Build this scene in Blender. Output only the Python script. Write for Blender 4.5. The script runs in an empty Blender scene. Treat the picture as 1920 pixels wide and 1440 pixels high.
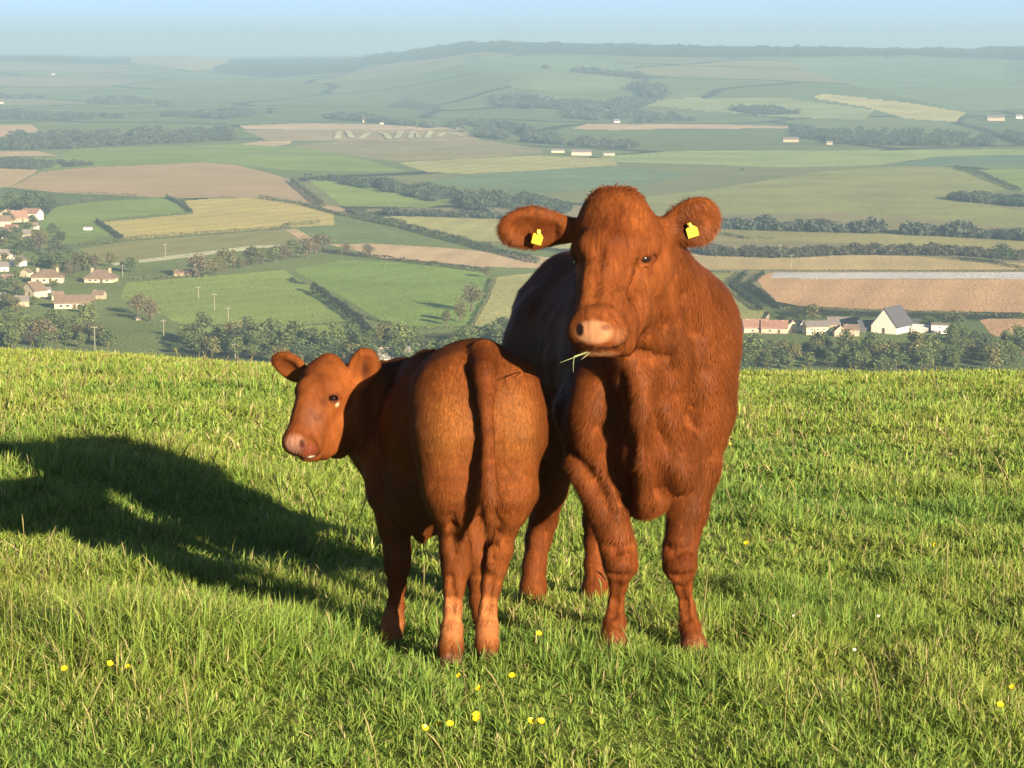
import bpy, math, random
import numpy as np
from mathutils import Vector, Matrix, Euler
random.seed(7)
RNG = np.random.default_rng(11)
SC = bpy.context.scene
COL = SC.collection
R = math.radians

# ------------------------------------------------------------------ camera model
F_PX = 4432.0                       # focal length in photograph pixels (1920 wide)
CZ = 74.0                           # eye level above the valley floor
PITCH = math.atan(640.0 / F_PX)
CP, SP = math.cos(PITCH), math.sin(PITCH)

def ray(u, v):
    a = (np.asarray(u, float) - 960.0) / F_PX
    b = (720.0 - np.asarray(v, float)) / F_PX
    return a, CP + b * SP, -SP + b * CP

def at(u, v, y):
    """point of the place at world depth y seen in direction (u, v)"""
    a, dy, dz = ray(u, v)
    t = y / dy
    return np.array([a * t, y, CZ + dz * t])

def mpp(y):                          # metres per photograph pixel at depth y
    return y * 1.012 / F_PX

def project(x, y, z):
    d = z - CZ
    zf = y * CP - d * SP
    return 960.0 + F_PX * x / zf, 720.0 - F_PX * (y * SP + d * CP) / zf

# ------------------------------------------------------------------ noise
def _hash(ix, iy, seed):
    n = (ix.astype(np.int64) * 374761393 + iy.astype(np.int64) * 668265263 + seed * 974711) & 0x7fffffff
    n = ((n ^ (n >> 13)) * 1274126177) & 0x7fffffff
    return ((n ^ (n >> 16)) & 0xffff) / 65535.0

def vnoise(x, y, seed=0):
    x = np.asarray(x, float); y = np.asarray(y, float)
    ix = np.floor(x); iy = np.floor(y)
    fx = x - ix; fy = y - iy
    fx = fx * fx * (3 - 2 * fx); fy = fy * fy * (3 - 2 * fy)
    a = _hash(ix, iy, seed); b = _hash(ix + 1, iy, seed)
    c = _hash(ix, iy + 1, seed); d = _hash(ix + 1, iy + 1, seed)
    return (a * (1 - fx) + b * fx) * (1 - fy) + (c * (1 - fx) + d * fx) * fy

def fbm(x, y, seed=0, octv=4):
    s = 0; a = 0.5; t = 0
    for o in range(octv):
        s = s + a * vnoise(x * 2 ** o, y * 2 ** o, seed + 17 * o); t += a; a *= 0.5
    return s / t

def sstep(a, b, x):
    t = np.clip((np.asarray(x, float) - a) / (b - a), 0, 1)
    return t * t * (3 - 2 * t)

# ------------------------------------------------------------------ mesh helpers
def mesh_np(name, V, Fc, mat, parent=None, smooth=False, vcol=None, loc=None):
    """V (n,3); Fc list of (m,k) index arrays. One mesh object."""
    V = np.asarray(V, np.float32)
    if not isinstance(Fc, list): Fc = [Fc]
    Fc = [np.asarray(f, np.int32) for f in Fc if len(f)]
    me = bpy.data.meshes.new(name)
    me.vertices.add(len(V)); me.vertices.foreach_set('co', V.ravel())
    nl = sum(f.size for f in Fc); npoly = sum(len(f) for f in Fc)
    me.loops.add(nl); me.loops.foreach_set('vertex_index', np.concatenate([f.ravel() for f in Fc]))
    me.polygons.add(npoly)
    sizes = np.concatenate([np.full(len(f), f.shape[1], np.int32) for f in Fc])
    starts = np.concatenate([[0], np.cumsum(sizes)[:-1]]).astype(np.int32)
    me.polygons.foreach_set('loop_start', starts)
    me.polygons.foreach_set('use_smooth', np.full(npoly, bool(smooth)))
    me.update(calc_edges=True)
    if vcol is not None:
        ca = me.color_attributes.new('col', 'FLOAT_COLOR', 'POINT')
        c = np.ones((len(V), 4), np.float32); c[:, :vcol.shape[1]] = vcol
        ca.data.foreach_set('color', c.ravel())
    if mat is not None: me.materials.append(mat)
    o = bpy.data.objects.new(name, me); COL.objects.link(o)
    if loc is not None: o.location = loc
    if parent is not None: o.parent = parent
    return o

def tag(o, label=None, cat=None, group=None, kind=None):
    if label: o['label'] = label
    if cat: o['category'] = cat
    if group: o['group'] = group
    if kind: o['kind'] = kind
    return o

def empty(name, loc, rz=0.0):
    o = bpy.data.objects.new(name, None); COL.objects.link(o)
    o.location = loc; o.rotation_euler = (0, 0, rz); o.empty_display_size = 0.2
    return o

def copy_tree(o, parent=None, loc=None, rz=None, sc=None):
    c = o.copy(); COL.objects.link(c); c.parent = parent
    for ch in list(o.children): copy_tree(ch, c)
    if loc is not None: c.location = loc
    if rz is not None: c.rotation_euler = (0, 0, rz)
    if sc is not None: c.scale = sc
    return c

# ------------------------------------------------------------------ material helper
class NT:
    def __init__(self, name):
        self.m = bpy.data.materials.new(name); self.m.use_nodes = True
        self.t = self.m.node_tree; self.t.nodes.clear()
        self.out = self.t.nodes.new('ShaderNodeOutputMaterial')
    def n(self, typ, **kw):
        nd = self.t.nodes.new(typ)
        for k, v in kw.items():
            if k in nd.inputs.keys() if isinstance(k, str) else False: nd.inputs[k].default_value = v
            else: setattr(nd, k, v)
        return nd
    def set(self, nd, **kw):
        for k, v in kw.items(): nd.inputs[k.replace('_', ' ')].default_value = v
        return nd
    def l(self, a, b): self.t.links.new(a, b)
    def ramp(self, fac, stops):
        r = self.n('ShaderNodeValToRGB'); e = r.color_ramp.elements
        while len(e) < len(stops): e.new(0.5)
        for el, (p, c) in zip(e, stops):
            el.position = p; el.color = (c[0], c[1], c[2], 1)
        self.l(fac, r.inputs['Fac']); return r.outputs['Color']
    def noise(self, scale, detail=4, rough=0.55, vec=None, dist=0.0):
        t = self.n('ShaderNodeTexNoise'); t.inputs['Scale'].default_value = scale
        t.inputs['Detail'].default_value = detail; t.inputs['Roughness'].default_value = rough
        t.inputs['Distortion'].default_value = dist
        if vec is not None: self.l(vec, t.inputs['Vector'])
        return t.outputs['Fac']
    def mix(self, fac, a, b, mode='MIX'):
        x = self.n('ShaderNodeMix', data_type='RGBA', blend_type=mode)
        for s, v in ((0, fac), (6, a), (7, b)):
            if hasattr(v, 'is_output'): self.l(v, x.inputs[s])
            else: x.inputs[s].default_value = v if s == 0 else (v[0], v[1], v[2], 1)
        return x.outputs[2]
    def bsdf(self, color, rough=0.8, spec=0.3, bump=None, bstr=0.3, bdist=0.02, **kw):
        b = self.n('ShaderNodeBsdfPrincipled')
        if hasattr(color, 'is_output'): self.l(color, b.inputs['Base Color'])
        else: b.inputs['Base Color'].default_value = (color[0], color[1], color[2], 1)
        b.inputs['Roughness'].default_value = rough
        b.inputs['Specular IOR Level'].default_value = spec
        for k, v in kw.items(): b.inputs[k.replace('_', ' ')].default_value = v
        if bump is not None:
            bp = self.n('ShaderNodeBump'); bp.inputs['Strength'].default_value = bstr
            bp.inputs['Distance'].default_value = bdist
            self.l(bump, bp.inputs['Height']); self.l(bp.outputs['Normal'], b.inputs['Normal'])
        self.l(b.outputs[0], self.out.inputs['Surface']); return b

def attr_mat(name, rough=0.8, spec=0.2, transl=0.0, var=None, sat=None):
    """material reading the colour attribute 'col', optional translucency, per-object variation"""
    k = NT(name)
    a = k.n('ShaderNodeAttribute', attribute_name='col')
    c = a.outputs['Color']
    if var:
        oi = k.n('ShaderNodeObjectInfo')
        c = k.mix(1.0, c, k.ramp(oi.outputs['Random'], var), 'MULTIPLY')
    b = k.n('ShaderNodeBsdfPrincipled')
    k.l(c, b.inputs['Base Color']); b.inputs['Roughness'].default_value = rough
    b.inputs['Specular IOR Level'].default_value = spec
    if transl > 0:
        t = k.n('ShaderNodeBsdfTranslucent'); k.l(c, t.inputs['Color'])
        x = k.n('ShaderNodeMixShader'); x.inputs[0].default_value = transl
        k.l(b.outputs[0], x.inputs[1]); k.l(t.outputs[0], x.inputs[2])
        k.l(x.outputs[0], k.out.inputs['Surface'])
    else:
        k.l(b.outputs[0], k.out.inputs['Surface'])
    return k.m

def plain(name, color, rough=0.7, spec=0.3, nscale=None, var=0.25, **kw):
    k = NT(name)
    if nscale:
        tc = k.n('ShaderNodeTexCoord')
        f = k.noise(nscale, 4, 0.6, tc.outputs['Object'])
        c = k.ramp(f, [(0.3, [x * (1 - var) for x in color]), (0.7, [min(1, x * (1 + var)) for x in color])])
        k.bsdf(c, rough, spec, **kw)
    else: k.bsdf(color, rough, spec, **kw)
    return k.m

# ------------------------------------------------------------------ near hill profile
def hill_h(y):
    """drop below eye level of the pasture at depth y"""
    u = np.asarray(y, float) - 8.0
    h = 2.09 + 0.08 * u + np.where(u > 0, 0.00094 * u * u, 0.0006 * u * u)
    return h

def pasture(x, y):
    x = np.asarray(x, float); y = np.asarray(y, float)
    h = hill_h(np.minimum(y, 260.0)) + np.where(y > 260, (y - 260) * 0.30, 0)
    z = CZ - h
    lat = np.interp(x / np.maximum(y, 4.0), [-0.60, -0.30, -0.217, -0.149, -0.115, -0.06, 0.0, 0.6], [0.62, 0.48, 0.42, 0.30, 0.17, 0.05, 0.0, -0.02])
    z = z + lat * sstep(7, 40, y) * np.minimum(y / 45.0, 1.6)
    amp = sstep(2.0, 9.0, np.hypot(x - 0.1, (y - 8.4) * 0.8)) * 0.85 + 0.15
    z = z + (fbm(x * 0.55, y * 0.45, 3, 3) - 0.5) * 0.16 * amp
    z = z + 0.085 * np.exp(-(((x + 1.30) / 0.62) ** 2 + ((y - 7.62 - 0.25 * (x + 1.3)) / 0.32) ** 2)) * sstep(0.40, 0.85, -x)
    z = z + 0.27 * sstep(0.5, 2.4, -x) * sstep(8.4, 12.5, y) * (1 - sstep(15.0, 34.0, y))
    return z
# ------------------------------------------------------------------ implicit modelling of the animals
class SDF:
    def __init__(self, lo, hi, h):
        self.h = h; self.lo = np.array(lo, float)
        self.n = np.ceil((np.array(hi) - self.lo) / h).astype(int) + 1
        self.f = np.full(self.n, 1.0, np.float32)
        self.ax = [self.lo[i] + h * np.arange(self.n[i]) for i in range(3)]
    def _box(self, pts, rad):
        pts = np.asarray(pts, float)
        a = np.floor((pts.min(0) - rad - self.lo) / self.h).astype(int)
        b = np.ceil((pts.max(0) + rad - self.lo) / self.h).astype(int) + 1
        a = np.clip(a, 0, self.n); b = np.clip(b, 0, self.n)
        sl = tuple(slice(a[i], b[i]) for i in range(3))
        X = self.ax[0][sl[0]][:, None, None]; Y = self.ax[1][sl[1]][None, :, None]; Z = self.ax[2][sl[2]][None, None, :]
        return sl, X, Y, Z
    def _blend(self, sl, d, k, sub):
        f = self.f[sl]
        if sub:
            d = -d
            hh = np.maximum(k - np.abs(f - d), 0) / k if k > 0 else 0
            self.f[sl] = np.maximum(f, d) + (hh * hh * k * 0.25 if k > 0 else 0)
        else:
            hh = np.maximum(k - np.abs(f - d), 0) / k if k > 0 else 0
            self.f[sl] = np.minimum(f, d) - (hh * hh * k * 0.25 if k > 0 else 0)
    def cone(self, a, b, ra, rb, k=0.03, n=None, s=1.0, sub=False):
        a = np.asarray(a, float); b = np.asarray(b, float)
        m = max(ra, rb) * max(1, s) + k + 2 * self.h
        sl, X, Y, Z = self._box([a, b], m)
        if 0 in self.f[sl].shape: return
        ba = b - a; L = max(ba @ ba, 1e-9)
        t = np.clip(((X - a[0]) * ba[0] + (Y - a[1]) * ba[1] + (Z - a[2]) * ba[2]) / L, 0, 1)
        dx = X - a[0] - t * ba[0]; dy = Y - a[1] - t * ba[1]; dz = Z - a[2] - t * ba[2]
        q = dx * dx + dy * dy + dz * dz
        if n is not None:
            n = np.asarray(n, float); n = n / np.linalg.norm(n)
            dn = dx * n[0] + dy * n[1] + dz * n[2]
            q = q - dn * dn + (dn / s) ** 2
        d = np.sqrt(np.maximum(q, 0)) - (ra + t * (rb - ra))
        if n is not None and s < 1: d = d * max(s, 0.35)
        self._blend(sl, d.astype(np.float32), k, sub)
    def ell(self, c, radii, axes=None, k=0.03, sub=False):
        c = np.asarray(c, float); r = np.asarray(radii, float)
        sl, X, Y, Z = self._box([c], r.max() + k + 2 * self.h)
        if 0 in self.f[sl].shape: return
        dx = X - c[0]; dy = Y - c[1]; dz = Z - c[2]
        if axes is None: P = (dx, dy, dz)
        else: P = [dx * e[0] + dy * e[1] + dz * e[2] for e in axes]
        k0 = np.sqrt((P[0] / r[0]) ** 2 + (P[1] / r[1]) ** 2 + (P[2] / r[2]) ** 2)
        k1 = np.sqrt((P[0] / r[0] ** 2) ** 2 + (P[1] / r[1] ** 2) ** 2 + (P[2] / r[2] ** 2) ** 2) + 1e-6
        self._blend(sl, (k0 * (k0 - 1) / k1).astype(np.float32), k, sub)
    # photograph-direction versions: (u, v, depth, radius px)
    def chain(self, pts, k=0.02, n=None, s=1.0, sub=False):
        if not sub: pts = [(*p[:3], p[3] - 4.5 if p[3] > 18 else p[3]) for p in pts]
        for p, q in zip(pts[:-1], pts[1:]):
            self.cone(at(*p[:3]), at(*q[:3]), p[3] * mpp(p[2]), q[3] * mpp(q[2]), k, n, s, sub)
    def surf(self, u, v):
        """depth at which the skin is met in direction (u, v)"""
        ys = np.arange(self.ax[1][0], self.ax[1][-1], 0.004)
        a, dy, dz = ray(u, v)
        P = np.stack([a * ys / dy, ys, CZ + dz * ys / dy], 1)
        i = np.clip(np.rint((P - self.lo) / self.h).astype(int), 0, self.n - 1)
        k = np.argmax(self.f[i[:, 0], i[:, 1], i[:, 2]] < 0)
        return ys[k] if k > 0 else None
    def crease(self, pts, r, k=0.03, off=0.0, sub=True):
        """fold (or ridge) drawn along the skin; r in pixels"""
        q = []
        for i, (u, v) in enumerate(pts):
            y = self.surf(u, v)
            if y is None: return
            t = math.sin(math.pi * (i + 0.5) / len(pts)); q.append((u, v, y + off, r * (0.45 + 0.55 * t)))
        for a, b in zip(q[:-1], q[1:]):
            self.cone(at(*a[:3]), at(*b[:3]), a[3] * mpp(a[2]), b[3] * mpp(b[2]), k, None, 1.0, sub)
    def ridge(self, pts, r, k=0.03, off=0.004): self.crease(pts, r, k, off, False)
    def mesh(self):
        f = self.f; S = f < 0; h = self.h
        n = self.n
        cnt = np.zeros(n - 1, np.uint8)
        offs = [(i, j, k) for i in (0, 1) for j in (0, 1) for k in (0, 1)]
        for i, j, k in offs:
            cnt += S[i:n[0] - 1 + i, j:n[1] - 1 + j, k:n[2] - 1 + k]
        act = np.argwhere((cnt > 0) & (cnt < 8))
        idx = np.full(n - 1, -1, np.int32)
        idx[act[:, 0], act[:, 1], act[:, 2]] = np.arange(len(act))
        val = {o: f[act[:, 0] + o[0], act[:, 1] + o[1], act[:, 2] + o[2]] for o in offs}
        pos = np.zeros((len(act), 3)); w = np.zeros(len(act))
        for o in offs:
            for ax in range(3):
                if o[ax] == 0:
                    q = list(o); q[ax] = 1; q = tuple(q)
                    a, b = val[o], val[q]; cr = (a < 0) != (b < 0)
                    t = np.where(cr, a / np.where(cr, a - b, 1), 0)
                    p = np.zeros((len(act), 3)); p[:] = o; p[:, ax] = t
                    pos[cr] += p[cr]; w[cr] += 1
        V = self.lo + h * (act + pos / w[:, None])
        quads = []
        for ax in range(3):
            a2, a3 = (ax + 1) % 3, (ax + 2) % 3
            s0 = [slice(None)] * 3; s1 = [slice(None)] * 3
            s0[ax] = slice(0, n[ax] - 1); s1[ax] = slice(1, n[ax])
            e = np.argwhere(S[tuple(s0)] != S[tuple(s1)])
            ok = (e[:, a2] > 0) & (e[:, a3] > 0) & (e[:, a2] < n[a2] - 1) & (e[:, a3] < n[a3] - 1)
            e = e[ok]
            ins = S[e[:, 0], e[:, 1], e[:, 2]]
            def cell(d2, d3):
                c = e.copy(); c[:, a2] += d2; c[:, a3] += d3
                return idx[c[:, 0], c[:, 1], c[:, 2]]
            q = np.stack([cell(-1, -1), cell(0, -1), cell(0, 0), cell(-1, 0)], 1)
            q[~ins] = q[~ins][:, ::-1]
            quads.append(q)
        return V, np.concatenate(quads)

def vsmooth(V, Q, it=2, lam=0.5):
    E = np.concatenate([Q[:, [0, 1]], Q[:, [1, 2]], Q[:, [2, 3]], Q[:, [3, 0]]])
    deg = np.bincount(E.ravel(), minlength=len(V)).astype(float)[:, None]
    for i in range(it):
        for l in (lam, -lam * 1.02):
            A = np.zeros_like(V)
            for c in range(3):
                A[:, c] = np.bincount(E[:, 0], V[E[:, 1], c], len(V)) + np.bincount(E[:, 1], V[E[:, 0], c], len(V))
            V = V + l * (A / deg - V)
    return V

def vnormals(V, Q):
    fn = np.cross(V[Q[:, 2]] - V[Q[:, 0]], V[Q[:, 3]] - V[Q[:, 1]])
    N = np.zeros_like(V)
    for j in range(4):
        for c in range(3): N[:, c] += np.bincount(Q[:, j], fn[:, c], len(V))
    return N / (np.linalg.norm(N, axis=1, keepdims=True) + 1e-12), fn

def unit(v):
    v = np.asarray(v, float); return v / np.linalg.norm(v)

def frame(x, zhint):
    """orthonormal axes: first along x, third near zhint"""
    x = unit(x); y = unit(np.cross(zhint, x)); z = np.cross(x, y)
    return [x, y, z]

def hair_mesh(name, V, Q, dens, flow, length, width, colors, mat, parent, seed=1, lift=0.35, lenmul=None):
    """short coat strands lying along the flow; shading normals follow the skin below"""
    rng = np.random.default_rng(seed)
    N, fn = vnormals(V, Q)
    area = 0.5 * np.linalg.norm(fn, axis=1)
    nf = int(area.sum() * dens)
    fi = rng.choice(len(Q), nf, p=area / area.sum())
    a, b = rng.random(nf)[:, None], rng.random(nf)[:, None]
    q = Q[fi]
    def bil(A): return (A[q[:, 0]] * (1 - a) + A[q[:, 1]] * a) * (1 - b) + (A[q[:, 3]] * (1 - a) + A[q[:, 2]] * a) * b
    P = bil(V); n = bil(N); n /= np.linalg.norm(n, axis=1, keepdims=True)
    c = bil(colors); fl = bil(flow)
    fl = fl - n * (fl * n).sum(1, keepdims=True)
    fl = fl / (np.linalg.norm(fl, axis=1, keepdims=True) + 1e-6) + rng.normal(0, 0.2, (nf, 3))
    fl = fl - n * (fl * n).sum(1, keepdims=True)
    fl /= np.linalg.norm(fl, axis=1, keepdims=True) + 1e-6
    L = length * rng.uniform(0.55, 1.3, nf)[:, None]
    if lenmul is not None: L = L * bil(lenmul[:, None])
    lf = lift * rng.uniform(0.3, 1.5, nf)[:, None]
    side = np.cross(n, fl); w = width * rng.uniform(0.7, 1.3, nf)[:, None]
    root = P - n * 0.002
    mid = root + (fl * 0.55 + n * lf * 0.7) * L
    tip = root + (fl * 1.0 + n * lf) * L
    VV = np.stack([root - side * w, root + side * w, mid + side * w * 0.7, mid - side * w * 0.7, tip], 1).reshape(-1, 3)
    base = np.arange(nf, dtype=np.int32)[:, None] * 5
    qd = base + np.array([[3, 2, 1, 0]], np.int32); tr = base + np.array([[4, 2, 3]], np.int32)
    cc = c * rng.uniform(0.86, 1.14, nf)[:, None]
    cc = np.repeat(cc, 5, 0)
    o = mesh_np(name, VV, [qd, tr], mat, parent, True, cc)
    nn = np.repeat(n, 5, 0).astype(np.float32)
    o.data.normals_split_custom_set_from_vertices(nn)
    return o
# ------------------------------------------------------------------ coat materials
def coat_mat(name, rough=0.75, sc=(46, 30, 6), amt=1.0, dist=0.8):
    k = NT(name)
    a = k.n('ShaderNodeAttribute', attribute_name='col')
    tc = k.n('ShaderNodeTexCoord')
    mp = k.n('ShaderNodeMapping'); mp.inputs['Scale'].default_value = sc
    k.l(tc.outputs['Object'], mp.inputs['Vector'])
    f1 = k.noise(7, 5, 0.6, tc.outputs['Object'], 0.6)
    f2 = k.noise(1.0, 4, 0.6, mp.outputs['Vector'], dist)
    c = k.mix(1.0, a.outputs['Color'], k.ramp(f1, [(0.28, (0.78, 0.73, 0.70)), (0.72, (1.20, 1.22, 1.2))]), 'MULTIPLY')
    sc_ = k.n('ShaderNodeSeparateColor'); k.l(a.outputs['Color'], sc_.inputs[0])
    fm = k.n('ShaderNodeMapRange'); fm.inputs[1].default_value = 0.07; fm.inputs[2].default_value = 0.12; fm.inputs[3].default_value = amt; fm.inputs[4].default_value = 0.15
    k.l(sc_.outputs[1], fm.inputs[0])
    c = k.mix(fm.outputs[0], c, k.ramp(f2, [(0.3, (0.60, 0.54, 0.52)), (0.68, (1.28, 1.32, 1.34))]), 'MULTIPLY')
    f3 = k.n('ShaderNodeMath', operation='ADD'); k.l(f2, f3.inputs[0]); k.l(f1, f3.inputs[1])
    k.bsdf(c, rough, 0.08, f3.outputs[0], 0.55, 0.010)
    return k.m
M_COAT = coat_mat('cattle_coat')
M_CALF = coat_mat('calf_coat', 0.75, (16, 14, 7), 0.6, 1.5)
M_HAIR = attr_mat('cattle_hair', 0.55, 0.09)
M_EYE = plain('cattle_eye', (0.012, 0.006, 0.004), 0.06, 0.6)
M_TAG = plain('ear_tag_yellow', (0.62, 0.47, 0.035), 0.4, 0.4, 60, 0.08)
M_TAGPIN = plain('ear_tag_pin', (0.80, 0.66, 0.12), 0.4, 0.4)

COAT = np.array([0.140, 0.0405, 0.0100])
FN = np.array([0.0, -1.0, 0.0])

def paint(C, V, c, r, col, amt=1.0, soft=0.5):
    d = np.linalg.norm((V - np.asarray(c)) / np.asarray(r), axis=1)
    w = (1 - sstep(1 - soft, 1.0, d))[:, None] * amt
    return C * (1 - w) + np.asarray(col) * w

def strandlike(V, s, seed):
    return fbm(V[:, 0] * s, V[:, 2] * s * 0.45 + V[:, 1] * s * 0.4, seed, 4)

def relief(V, Q, w, seed):
    """folds of skin and muscle"""
    N, _ = vnormals(V, Q)
    def n3(s, k): return (fbm(V[:, 0] * s + 5, V[:, 2] * s * .8, seed + k, 2) + fbm(V[:, 1] * s, V[:, 2] * s * .8 + 9, seed + k + 1, 2) + fbm(V[:, 0] * s + V[:, 1] * s, V[:, 2] * s * .5, seed + k + 2, 2)) / 3 - 0.5
    d = 0.042 * n3(6.0, 0) + 0.016 * n3(17.0, 10) + 0.006 * n3(45.0, 20)
    return V + N * (d * w)[:, None]

# ================================================================== the cow
def build_cow(h=0.006):
    S = SDF((-0.08, 7.15, CZ - 2.32), (0.86, 9.75, CZ - 0.36), h)
    Zn = (0, 0, 1)
    # barrel, rump, shoulders
    S.cone(at(1205, 668, 8.35), at(1106, 690, 8.85), 0.305, 0.318, 0.05, Zn, 1.21)
    S.cone(at(1106, 690, 8.8), at(1088, 640, 9.2), 0.318, 0.255, 0.08, Zn, 1.12)
    S.cone(at(1062, 575, 9.05), at(1052, 590, 9.35), 0.15, 0.13, 0.12)          # hips
    S.cone(at(1062, 512, 8.95), at(1180, 505, 8.45), 0.05, 0.07, 0.12)          # spine
    S.ell(at(1310, 700, 8.22), (0.125, 0.20, 0.30), None, 0.10)                  # shoulders
    S.ell(at(1136, 720, 8.15), (0.125, 0.20, 0.28), None, 0.10)
    S.ell(at(1108, 780, 8.03), (0.085, 0.12, 0.17), None, 0.06)
    S.ell(at(1235, 790, 8.12), (0.21, 0.16, 0.20), None, 0.08)                   # breast
    # neck
    S.cone(at(1245, 615, 8.22), at(1188, 470, 7.9), 0.235, 0.135, 0.09)
    S.cone(at(1230, 690, 8.1), at(1180, 560, 7.82), 0.20, 0.11, 0.08)
    # dewlap and brisket
    S.cone(at(1190, 690, 7.89), at(1200, 850, 7.90), 0.045, 0.05, 0.06)
    S.cone(at(1205, 850, 7.94), at(1207, 952, 7.96), 0.065, 0.028, 0.06)
    S.cone(at(1242, 860, 8.05), at(1228, 935, 8.03), 0.11, 0.035, 0.07)
    S.cone(at(1180, 850, 8.04), at(1192, 935, 8.02), 0.10, 0.035, 0.07)
    S.cone(at(1228, 870, 8.06), at(1218, 925, 8.04), 0.13, 0.055, 0.07)
    S.cone(at(1222, 600, 8.02), at(1212, 720, 8.00), 0.125, 0.095, 0.07)
    S.cone(at(1202, 590, 7.90), at(1196, 690, 7.90), 0.072, 0.06, 0.06)
    S.chain([(1186, 680, 7.85, 15), (1196, 780, 7.84, 16), (1199, 870, 7.86, 15), (1206, 945, 7.92, 14)], 0.035)
    # forelegs
    S.chain([(1318, 770, 8.18, 66), (1303, 870, 8.12, 52), (1290, 955, 8.08, 42), (1276, 1028, 8.05, 34), (1276, 1060, 8.03, 34),
             (1281, 1095, 8.05, 21), (1289, 1140, 8.05, 19), (1294, 1175, 8.02, 23), (1301, 1212, 7.96, 26), (1303, 1232, 7.95, 29)], 0.025)
    S.ell(at(1273, 1045, 8.01), (0.044, 0.042, 0.062), None, 0.025)
    S.chain([(1098, 770, 8.12, 62), (1108, 860, 8.05, 52), (1135, 950, 8.0, 42), (1158, 1025, 7.97, 36), (1163, 1060, 7.95, 35),
             (1160, 1095, 7.97, 22), (1155, 1130, 7.98, 19.5), (1153, 1165, 7.95, 24), (1151, 1200, 7.9, 26), (1150, 1222, 7.89, 28)], 0.025)
    S.ell(at(1164, 1042, 7.94), (0.044, 0.042, 0.062), None, 0.025)
    S.chain([(1120, 835, 8.0, 12), (1142, 905, 7.965, 10), (1160, 990, 7.955, 8)], 0.05)   # forearm muscle edge
    S.chain([(1268, 815, 8.0, 30), (1283, 900, 7.98, 18)], 0.05)
    S.chain([(1250, 760, 7.93, 16), (1262, 800, 7.94, 14)], 0.05)
    S.chain([(1150, 720, 7.93, 8), (1160, 800, 7.92, 10), (1168, 880, 7.93, 9), (1172, 930, 7.95, 8)], 0.04, sub=True)
    # hind legs
    S.chain([(1028, 760, 9.05, 85), (1032, 850, 8.98, 58), (1030, 915, 8.98, 36), (1020, 975, 9.10, 28), (1010, 1010, 9.1, 26),
             (1003, 1060, 9.05, 23), (1000, 1100, 9.03, 26), (998, 1130, 8.99, 27), (996, 1160, 8.97, 28)], 0.03)
    S.chain([(1140, 770, 9.15, 80), (1132, 860, 9.1, 56), (1126, 920, 9.12, 38), (1120, 975, 9.22, 30), (1118, 1010, 9.24, 25),
             (1117, 1060, 9.2, 22), (1117, 1100, 9.18, 25), (1116, 1130, 9.14, 26), (1115, 1150, 9.12, 27)], 0.03)
    # tail hanging behind
    S.chain([(1050, 500, 9.5, 20), (1048, 600, 9.62, 15), (1046, 760, 9.64, 12), (1046, 880, 9.62, 17), (1047, 930, 9.62, 8)], 0.02)
    # ---- head
    yaw = R(16)
    fwd = unit([-math.sin(yaw) * 0.85, -math.cos(yaw) * 0.62, -0.62])             # poll to muzzle
    S.ell(at(1157, 444, 7.80), (0.142, 0.12, 0.130), None, 0.04)                   # forehead
    S.cone(at(1138, 390, 7.80), at(1168, 386, 7.80), 0.055, 0.053, 0.07)           # poll
    S.cone(at(1158, 460, 7.76), at(1132, 560, 7.60), 0.105, 0.075, 0.05)
    S.cone(at(1140, 470, 7.68), at(1122, 600, 7.515), 0.070, 0.066, 0.05)           # nose bridge
    S.cone(at(1205, 500, 7.84), at(1165, 615, 7.66), 0.078, 0.050, 0.05)           # jaw, lit side
    S.cone(at(1118, 500, 7.80), at(1104, 600, 7.60), 0.060, 0.045, 0.05)
    S.cone(at(1192, 560, 7.86), at(1150, 640, 7.60), 0.066, 0.042, 0.05)           # lower jaw
    S.cone(at(1217, 463, 7.722), at(1194, 458, 7.675), 0.034, 0.030, 0.035)          # brows
    S.cone(at(1088, 470, 7.72), at(1100, 460, 7.68), 0.028, 0.028, 0.05)
    S.chain([(1184, 503, 7.665, 8), (1168, 516, 7.64, 6)], 0.03)   # tear line
    S.ell(at(1207, 484, 7.705), (0.030, 0.022, 0.022), None, 0.02, True)          # socket
    S.ell(at(1066, 491, 7.79), (0.018, 0.022, 0.022), None, 0.02, True)
    S.chain([(1186, 520, 7.66, 4), (1176, 560, 7.60, 5), (1172, 600, 7.56, 4)], 0.05, sub=True)
    S.chain([(1200, 522, 7.715, 10), (1214, 548, 7.745, 10), (1206, 590, 7.735, 8)], 0.06)
    S.chain([(1180, 470, 7.665, 6), (1188, 500, 7.66, 6)], 0.025, sub=True)
    # muzzle
    ax = frame([math.cos(yaw), -math.sin(yaw), 0.0], (0, 0, 1))
    S.ell(at(1121, 618, 7.50), (0.088, 0.070, 0.062), ax, 0.045)
    S.cone(at(1090, 622, 7.475), at(1150, 624, 7.46), 0.046, 0.047, 0.045)
    S.cone(at(1100, 650, 7.50), at(1154, 650, 7.495), 0.036, 0.038, 0.016)        # lower lip
    S.cone(at(1112, 646, 7.55), at(1168, 644, 7.56), 0.042, 0.044, 0.03)
    S.chain([(1080, 606, 7.40, 6), (1090, 630, 7.39, 8)], 0.010, sub=True)
    S.chain([(1134, 616, 7.40, 5), (1146, 612, 7.41, 4)], 0.020, sub=True)
    S.cone(at(1166, 606, 7.57), at(1192, 560, 7.72), 0.052, 0.060, 0.05)
    S.cone(at(1124, 585, 7.54), at(1120, 612, 7.485), 0.066, 0.060, 0.05)
    # eyelids
    e = (1207, 485)
    S.chain([(e[0] - 19, e[1] + 5, 7.685, 4), (e[0] - 9, e[1] - 8, 7.672, 5), (e[0] + 6, e[1] - 9, 7.680, 5), (e[0] + 17, e[1] + 1, 7.705, 4)], 0.008)
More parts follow.
